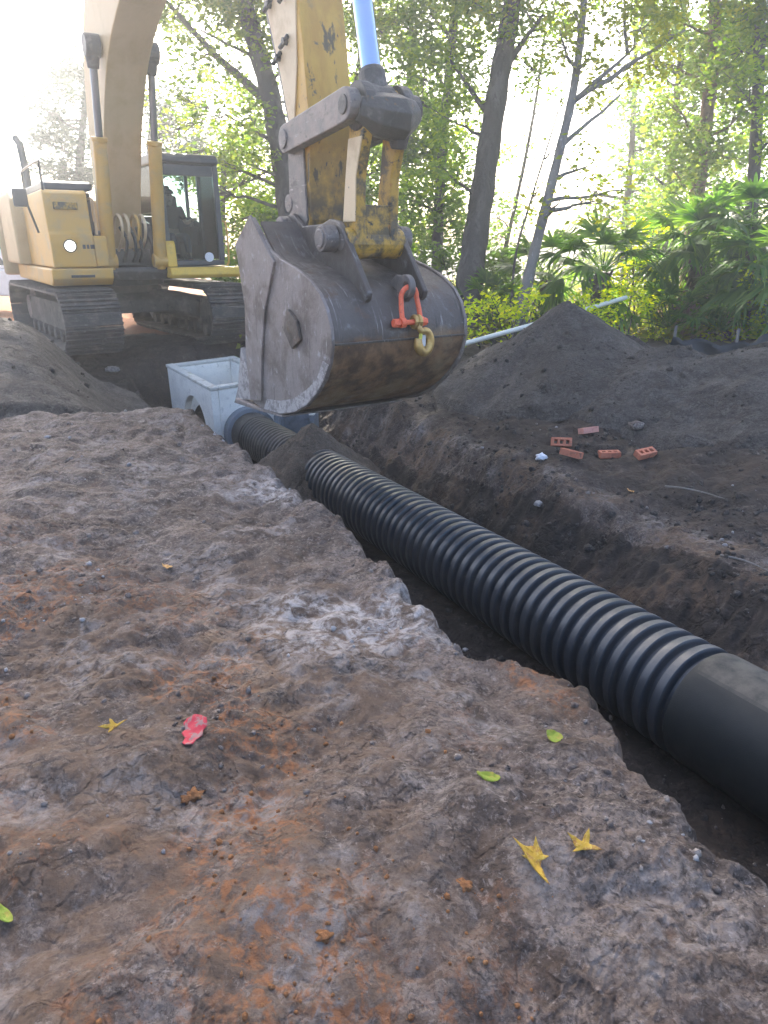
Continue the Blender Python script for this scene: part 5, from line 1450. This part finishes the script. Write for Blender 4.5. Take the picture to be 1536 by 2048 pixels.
d = 18.5
pth = [at(1372, 660, d), at(1385, 470, d), at(1410, 260, d), at(1428, 100, d), at(1436, -150, d)]
top = pth[-1]
tree('pine_tree', 'brown barked pine trunk rising behind the palms', pth + [up(top, .1, .2, 14)], .22, .12, 'bark_pine', 'leaf_c',
     cl([(1350, 40, 70), (1410, 60, 70), (1470, 40, 70), (1380, 130, 60), (1500, 120, 60), (1330, 200, 55), (1450, 190, 60), (1500, 220, 50, .8), (1360, 270, 55), (1330, 330, 50), (1430, 290, 55), (1390, 360, 50), (1470, 320, 45, .6), (1340, 400, 50), (1440, 390, 55), (1300, 120, 45, .7)], d, 1.5) + shade_canopy(top.x, top.y, 9.4, 14, 3.2, 20), size=.13)
d = 16.0
pth = [at(1496, 640, d), at(1500, 470, d), at(1512, 280, d), at(1520, 60, d), at(1530, -150, d)]
top = pth[-1]
tree('broadleaf_tree', 'straight grey trunk near the right edge of the wood', pth + [up(top, .1, .2, 12)], .17, .09, 'bark', 'leaf_a',
     cl([(1480, 20, 60), (1530, 60, 60), (1560, 150, 70), (1500, 170, 45, .7), (1580, 260, 60), (1460, 110, 50), (1590, 30, 80), (1560, 380, 50, .6)], d, 1.0) + shade_canopy(top.x, top.y, 8.2, 13, 4.0, 56), size=.12)
d = 21.0
pth = [at(980, 640, d), at(1010, 500, d), at(1048, 330, d), at(1075, 180, d), at(1090, 60, d)]
tree('young_tree', 'thin crooked sapling crossing the bright gap', pth, .075, .03, 'bark', 'leaf_d', cl([(985, 420, 40, .5), (1000, 470, 45, .6), (1035, 440, 35, .35), (1090, 200, 30, .25), (1060, 300, 28, .2), (960, 500, 45, .7)], d), size=.12)
d = 15.0
pth = [at(1022, 650, d), at(1030, 520, d), at(1062, 400, d), at(1105, 260, d), at(1125, 190, d)]
tree('young_tree', 'very thin bare sapling beside the slender leaning tree', pth, .03, .012, 'bark', 'leaf_b', cl([(1100, 300, 22, .15), (1120, 210, 25, .2), (1075, 380, 20, .15)], d), size=.10)
d = 24.0
pth = [at(1245, 640, d), at(1250, 450, d), at(1262, 320, d), at(1270, 150, d), at(1275, -80, d)]
top = pth[-1]
tree('broadleaf_tree', 'slim tree with a hanging clump of dark leaves right of the bright gap', pth + [up(top, .1, .2, 13)], .13, .06, 'bark', 'leaf_d',
     cl([(1285, 215, 42), (1260, 290, 40, .8), (1300, 300, 45), (1250, 240, 35, .6), (1310, 380, 45), (1200, 430, 40, .4), (1150, 440, 35, .4), (1270, 430, 45, .8), (1230, 330, 30, .4), (1170, 380, 30, .3), (1300, 460, 50)], d) + shade_canopy(top.x, top.y, 10, 14, 2.5, 8), size=.15)
d = 30.0
for (pts, lab, cls, m) in (
    ([(150, 640), (148, 480), (160, 320), (172, 180), (178, 90)], 'hazy far pine at the left beyond the exhaust stack', [(150, 130, 30, 1.2), (120, 180, 36, 1.1), (165, 200, 34, 1.2), (95, 230, 30, .9), (140, 250, 38, 1.2), (100, 290, 32, 1.0), (170, 290, 34, 1.2), (125, 330, 32, 1.1), (160, 350, 32, 1.2), (70, 210, 18, .8), (180, 150, 28, 1.0), (80, 330, 26, .9), (75, 270, 22, .8)], 'needle'),
    ([(310, 640), (305, 480), (300, 330), (305, 220), (300, 150)], 'hazy far tree seen between boom and cab', [(300, 210, 32, 1.0), (330, 250, 34, .9), (350, 300, 34, 1.1), (310, 290, 32, 1.0), (370, 340, 34, 1.2), (340, 200, 28, .8), (390, 300, 32, 1.1), (400, 250, 32, .9), (360, 220, 30, .8), (420, 330, 34, 1.1)], 'needle'),
    ([(440, 640), (440, 500), (445, 380), (450, 300)], 'dense bushy tree behind the cab', [(440, 330, 45), (470, 390, 50), (430, 420, 50), (480, 460, 50), (450, 510, 50), (420, 360, 40, .8), (500, 350, 50), (540, 420, 55), (520, 500, 55), (550, 340, 45)], 'leaf_a')):
    dd = 24.0 if m == 'needle' else 19.0
    tree('distant_tree' if m == 'needle' else 'broadleaf_tree', lab, [at(u, v, dd) for u, v in pts], .22 if m == 'needle' else .18, .05, 'bark', m, cl(cls, dd, 1.0), size=.15 if m == 'needle' else .12, dens=1.5 if m == 'needle' else 1.0, aspect=.35 if m == 'needle' else .5)

d = 22.0
pth = [at(660, 640, d), at(655, 460, d), at(640, 250, d), at(648, 60, d), at(650, -100, d)]
tree('broadleaf_tree', 'slim green tree filling the gap between cab roof and stick', pth, .15, .07, 'bark', 'leaf_a',
     cl([(470, 200, 45, .8), (510, 270, 50), (540, 200, 45, .8), (480, 60, 45, .8), (540, 60, 45, .8), (500, 420, 55), (540, 480, 55), (470, 280, 45, .8), (560, 330, 50), (420, 170, 40, .6), (640, 300, 50), (650, 420, 50)], d, 1.0), size=.135)
d = 21.5
pth = [at(800, 640, d), at(805, 460, d), at(815, 250, d), at(822, 60, d), at(830, -100, d)]
tree('broadleaf_tree', 'dense green tree between the thin dark trunk and the cross pin', pth, .14, .06, 'bark', 'leaf_a',
     cl([(830, 80, 50), (900, 120, 50), (940, 60, 45, .8), (850, 160, 50), (920, 280, 50), (820, 250, 50), (860, 340, 50), (830, 460, 50), (900, 400, 45), (790, 200, 50), (770, 300, 45), (920, 200, 45), (760, 40, 45, .8), (880, 20, 45, .7)], d, 1.0), size=.135)
d = 22.5
pth = [at(1330, 640, d), at(1335, 460, d), at(1350, 250, d), at(1365, 60, d), at(1372, -100, d)]
tree('broadleaf_tree', 'bushy green tree behind the brown pine trunk', pth, .15, .07, 'bark', 'leaf_a',
     cl([(1300, 20, 50), (1280, 100, 45), (1460, 20, 50), (1420, 60, 50), (1480, 300, 50), (1520, 240, 50), (1400, 200, 55), (1380, 20, 50), (1490, 400, 50), (1290, 330, 45, .8), (1320, 500, 50), (1420, 500, 55), (1500, 480, 50), (1330, 60, 55), (1390, 130, 50), (1320, 150, 50, .8), (1430, 230, 50), (1350, 260, 50), (1400, 330, 55), (1330, 360, 50), (1460, 140, 50), (1450, 430, 50), (1360, 430, 55), (1500, 60, 50), (1300, 430, 45)], d, 1.0), size=.135)

# shrubs and undergrowth
def shrub(name, label, cat, lst, d, m, size=.10, dens=1.5, aspect=.5, jit=.6, group=None):
    cs = cl(lst, d, jit)
    c0 = sum((Vector(c[0]) for c in cs), Vector()) / len(cs)
    z0 = gz(c0.x, c0.y)
    t = thing(name, label, cat, (c0.x, c0.y, z0), 0, group)
    off = -t.location
    mb = MB()
    for c in cs:
        for k in range(2):
            b = Vector((random.uniform(-.3, .3), random.uniform(-.3, .3), -.1)) + Vector((c[0].x - c0.x, c[0].y - c0.y, 0)) * .4
            branch(mb, b, c[0] + off + Vector([random.gauss(0, .25) * c[1] for _ in range(3)]), .022, .006, 4, .2, 6)
    mb.build('stem', M['bark'], t, smooth=True, angle=180)
    crown(t, M[m], [((Vector(c[0]) + off)[:],) + tuple(c[1:]) for c in cs], size, dens, aspect, 'foliage')
    return t
for args in (
    ('shrub', 'dark green shrub mass behind the cab and bucket', 'shrub', [(470, 560, 55), (520, 600, 55), (440, 600, 50), (580, 560, 60), (640, 520, 60), (600, 620, 60), (560, 470, 50), (500, 520, 45)], 18.5, 'leaf_d', .12),
    ('shrub', 'deep green shrub behind the bucket top', 'shrub', [(720, 520, 60), (790, 540, 55), (850, 560, 50), (760, 600, 60), (850, 620, 60), (690, 600, 60)], 19.5, 'leaf_d', .13),
    ('shrub', 'dark shrub at the foot of the thick leaning trunk', 'shrub', [(960, 560, 45), (930, 620, 50), (1000, 600, 45), (985, 540, 40, .7), (1010, 560, 35, .7), (900, 520, 40), (900, 590, 45)], 16.8, 'leaf_d', .11),
    ('shrub', 'bright yellow green bush left of the pointed pile', 'shrub', [(960, 640, 30, .8), (985, 600, 24, .6), (1060, 610, 24, .7), (1075, 585, 18, .6), (1020, 640, 26, .8)], 13.2, 'bush', .085),
    ('shrub', 'bright yellow green bush right of the pointed pile', 'shrub', [(1180, 640, 28, .8), (1160, 600, 22, .6), (1215, 620, 26, .7), (1195, 670, 26, .8), (1235, 575, 26, .7), (1270, 600, 28, .8), (1225, 680, 26)], 13.4, 'bush', .085),
    ('shrub', 'tall bush coloured as sunlit between the palms', 'shrub', [(1275, 520, 26, .7), (1290, 570, 28, .8), (1310, 620, 26, .8), (1265, 470, 24, .6), (1300, 660, 26), (1250, 540, 22, .5), (1320, 450, 25, .5)], 15.0, 'bush', .09),
    ('shrub', 'yellow green bush at the right edge under the palms', 'shrub', [(1510, 620, 34, .8), (1535, 660, 34), (1545, 590, 34, .7), (1480, 670, 28, .8), (1440, 660, 24, .6), (1520, 560, 26, .5)], 13.6, 'bush', .09),
    ('shrub', 'shaded green bush behind the middle dirt pile', 'shrub', [(1350, 660, 36), (1400, 640, 36), (1330, 590, 34), (1430, 600, 36), (1460, 640, 34), (1290, 690, 30)], 15.5, 'leaf_a', .10),
    ('shrub', 'far olive shrub bank across the bright gap', 'shrub', [(1080, 540, 32, .6), (1130, 560, 36, .8), (1180, 540, 34, .7), (1030, 560, 36, .8), (1100, 600, 36), (1230, 500, 36, .7), (1290, 520, 38), (1340, 500, 40), (1400, 520, 40), (1450, 500, 44)], 26.0, 'leaf_c', .17),
    ('shrub', 'low dark shrubs beyond the truck at the far left', 'shrub', [(20, 400, 22, .7), (60, 420, 20, .6), (-30, 410, 26), (-80, 420, 26), (110, 440, 22, .6), (200, 470, 26, .8), (250, 450, 26, .7)], 34.0, 'leaf_c', .22),
): shrub(*args)

# palms
def frond_fan(mb, base, dirv, L_, R_, n=22, fold=.25, droop=.25, spread=2.5):
    """a fan frond: petiole from base along dirv, then n pleated leaflets"""
    d = Vector(dirv).normalized()
    side = d.cross(Vector((0, 0, 1)))
    side = side.normalized() if side.length > .05 else Vector((1, 0, 0))
    nrm = side.cross(d).normalized()
    hub = Vector(base) + d * L_ - Vector((0, 0, 1)) * droop * .15 * L_
    mb.tube([base, Vector(base) + d * L_ * .5 + Vector((0, 0, .02)), hub], [.018, .013, .010], 5)
    vs = []; fs = []
    for k in range(n):
        a = -spread / 2 + spread * k / (n - 1) + random.uniform(-.04, .04)
        r = R_ * (1 - .25 * abs(a) / (spread / 2)) * random.uniform(.85, 1.05)
        dk = d * math.cos(a) + side * math.sin(a)
        pk = side * math.cos(a) - d * math.sin(a)
        wv = R_ * .042
        pts = []
        for t in (0.0, .35, .7, 1.0):
            z = -droop * R_ * (t ** 2.2) * random.uniform(.7, 1.4) - fold * R_ * .15 * t * (abs(a))
            pts.append(hub + dk * r * t + Vector((0, 0, z)) + nrm * (.04 * R_ * (1 - t)))
        b = len(vs)
        for t, p in zip((0.35, 1.0, .7, .06), pts):
            vs += [p - pk * wv * t, p + pk * wv * t]
        for q in range(3): fs.append((b + 2 * q, b + 2 * q + 1, b + 2 * q + 3, b + 2 * q + 2))
    mb.add(vs, fs)

def palm(name, label, loc, h, R_, n, dead=10, lean=(0, 0), group=None, L_=.8, elev=(-.5, 1.1)):
    t = thing(name, label, 'palm', loc, 0, group)
    if h > .3:
        mb = MB(); top_ = Vector((lean[0], lean[1], h))
        sp = spline([(0, 0, -.2), (lean[0] * .2, lean[1] * .2, h * .4), top_], 12)
        mb.tube(sp, [.17 + .02 * math.sin(i * 2.1) for i in range(len(sp))], 12)
        for k in range(int(h * 9)):
            p = sp[min(len(sp) - 1, int(len(sp) * (.25 + .75 * k / (h * 9))))]; a = k * 2.4
            mb.tube([p + Vector((math.cos(a), math.sin(a), 0)) * .13, p + Vector((math.cos(a) * .30, math.sin(a) * .30, .18))], [.05, .02], 5)
        mb.build('trunk', M['bark_palm'], t, smooth=True, angle=40)
    else: top_ = Vector((0, 0, max(.1, h)))
    mb = MB()
    for k in range(n):
        a = k * 2.39996 + random.uniform(-.2, .2); e = elev[0] + (elev[1] - elev[0]) * ((k + .5) / n) + random.uniform(-.12, .12)
        dv = Vector((math.cos(a) * math.cos(e), math.sin(a) * math.cos(e), math.sin(e)))
        frond_fan(mb, top_ + dv * .08, dv, L_ * random.uniform(.8, 1.1), R_ * random.uniform(.85, 1.1), droop=.30 + .25 * max(0, .5 - e))
    mb.build('fronds', M['palm'], t)
    if dead:
        mb = MB()
        for k in range(dead):
            a = k * 2.39996; e = random.uniform(-1.4, -.9)
            dv = Vector((math.cos(a) * math.cos(e), math.sin(a) * math.cos(e), math.sin(e)))
            frond_fan(mb, top_ + dv * .1 - Vector((0, 0, .15)), dv, L_ * .8, R_ * .8, 14, droop=.5, spread=1.2)
        mb.build('dead_fronds', M['palm_dead'], t)
    return t
def pl(u, v, d):
    p = at(u, v, d); g = gz(p.x, p.y); return Vector((p.x, p.y, g)), p.z - g
loc, h = pl(1205, 545, 14.6); palm('cabbage_palm', 'short palm with grey green fans directly behind the pointed pile', loc, h, .95, 20, 5)
loc, h = pl(1400, 505, 15.0); palm('cabbage_palm', 'palm with a skirt of hanging fronds in front of the brown pine trunk', loc, h, 1.1, 24, 14)
loc, h = pl(1500, 470, 14.4); palm('cabbage_palm', 'tallest palm at the right edge with drooping dry fans', loc, h, 1.15, 24, 14)
loc, h = pl(1565, 560, 13.2); palm('cabbage_palm', 'palm cut by the right edge of the picture', loc, h, 1.1, 22, 12)
loc, h = pl(1095, 560, 16.0); palm('cabbage_palm', 'low palm between the slender leaning tree and the short palm', loc, h, .85, 18, 4)
for (u, v, d, lab) in ((1340, 640, 14.2, 'low fan palm clump under the skirted palm'), (1440, 650, 13.8, 'low fan palm clump behind the silt fence'), (985, 600, 15.6, 'low fan palm clump at the foot of the thick trunk'), (1500, 640, 14.0, 'low fan palm clump below the tallest palm')):
    loc, h = pl(u, v, d); palm('saw_palmetto', lab, loc, .25, .62, 15, 0, L_=.75, elev=(.1, 1.3))

# ground cover at the foot of the wood
n = 26000
x = RNG.uniform(-3, 18, n); y = RNG.uniform(13.3, 34, n)
k = (y > 13.4 + .6 * gnoise(x * .5, y * 0, 91)) & (gnoise(x * .7, y * .7, 92) > -.25)
x, y = x[k], y[k]
z = ground(x, y)
hgt = .12 + .5 * RNG.random(len(x)) ** 2
V, Fq = leaf_cloud(np.stack([x, y, z + hgt * .6], 1), np.full((len(x), 3), .10), np.ones(len(x), int), .17, aspect=.45)
tag(np_mesh('ground_cover', V, Fq, M['weed']), 'low weeds and leaf litter at the edge of the wood', None, None, 'stuff')

# ------------------------------------------------------------------ put each thing's origin at its own base
def settle(o):
    kids = list(o.children_recursive)
    if o.type == 'MESH': meshes = [o]
    else: meshes = []
    meshes += [k for k in kids if k.type == 'MESH']
    if not meshes or o.location.length > 1e-6: return
    co = []
    for m_ in meshes:
        a_ = np.empty(len(m_.data.vertices) * 3, np.float32); m_.data.vertices.foreach_get('co', a_); co.append(a_.reshape(-1, 3))
    allc = np.concatenate(co); lo, hi = allc.min(0), allc.max(0)
    base = Vector(((lo[0] + hi[0]) / 2, (lo[1] + hi[1]) / 2, lo[2]))
    for m_ in meshes: m_.data.transform(Matrix.Translation(-base))
    o.location = base
for o in [o for o in COL.objects if o.parent is None and o.type in ('MESH', 'EMPTY') and o.get('kind') is None]: settle(o)

# ------------------------------------------------------------------ haze volume added to imitate lens flare
hm = bpy.data.materials.new('haze')
hm.use_nodes = True
hn = hm.node_tree
hn.nodes.clear()
ho = hn.nodes.new('ShaderNodeOutputMaterial')
hv = hn.nodes.new('ShaderNodeVolumePrincipled')
hv.inputs['Color'].default_value = (0.92, 0.96, 0.98, 1)
hv.inputs['Density'].default_value = 0.0066
hv.inputs['Anisotropy'].default_value = 0.72
hn.links.new(hv.outputs[0], ho.inputs['Volume'])
hz = MB().box2((-30, -6, -4), (34, 48, 17)).build('haze', hm)
hz['kind'] = 'stuff'; hz['label'] = 'thin haze volume added to imitate lens flare'
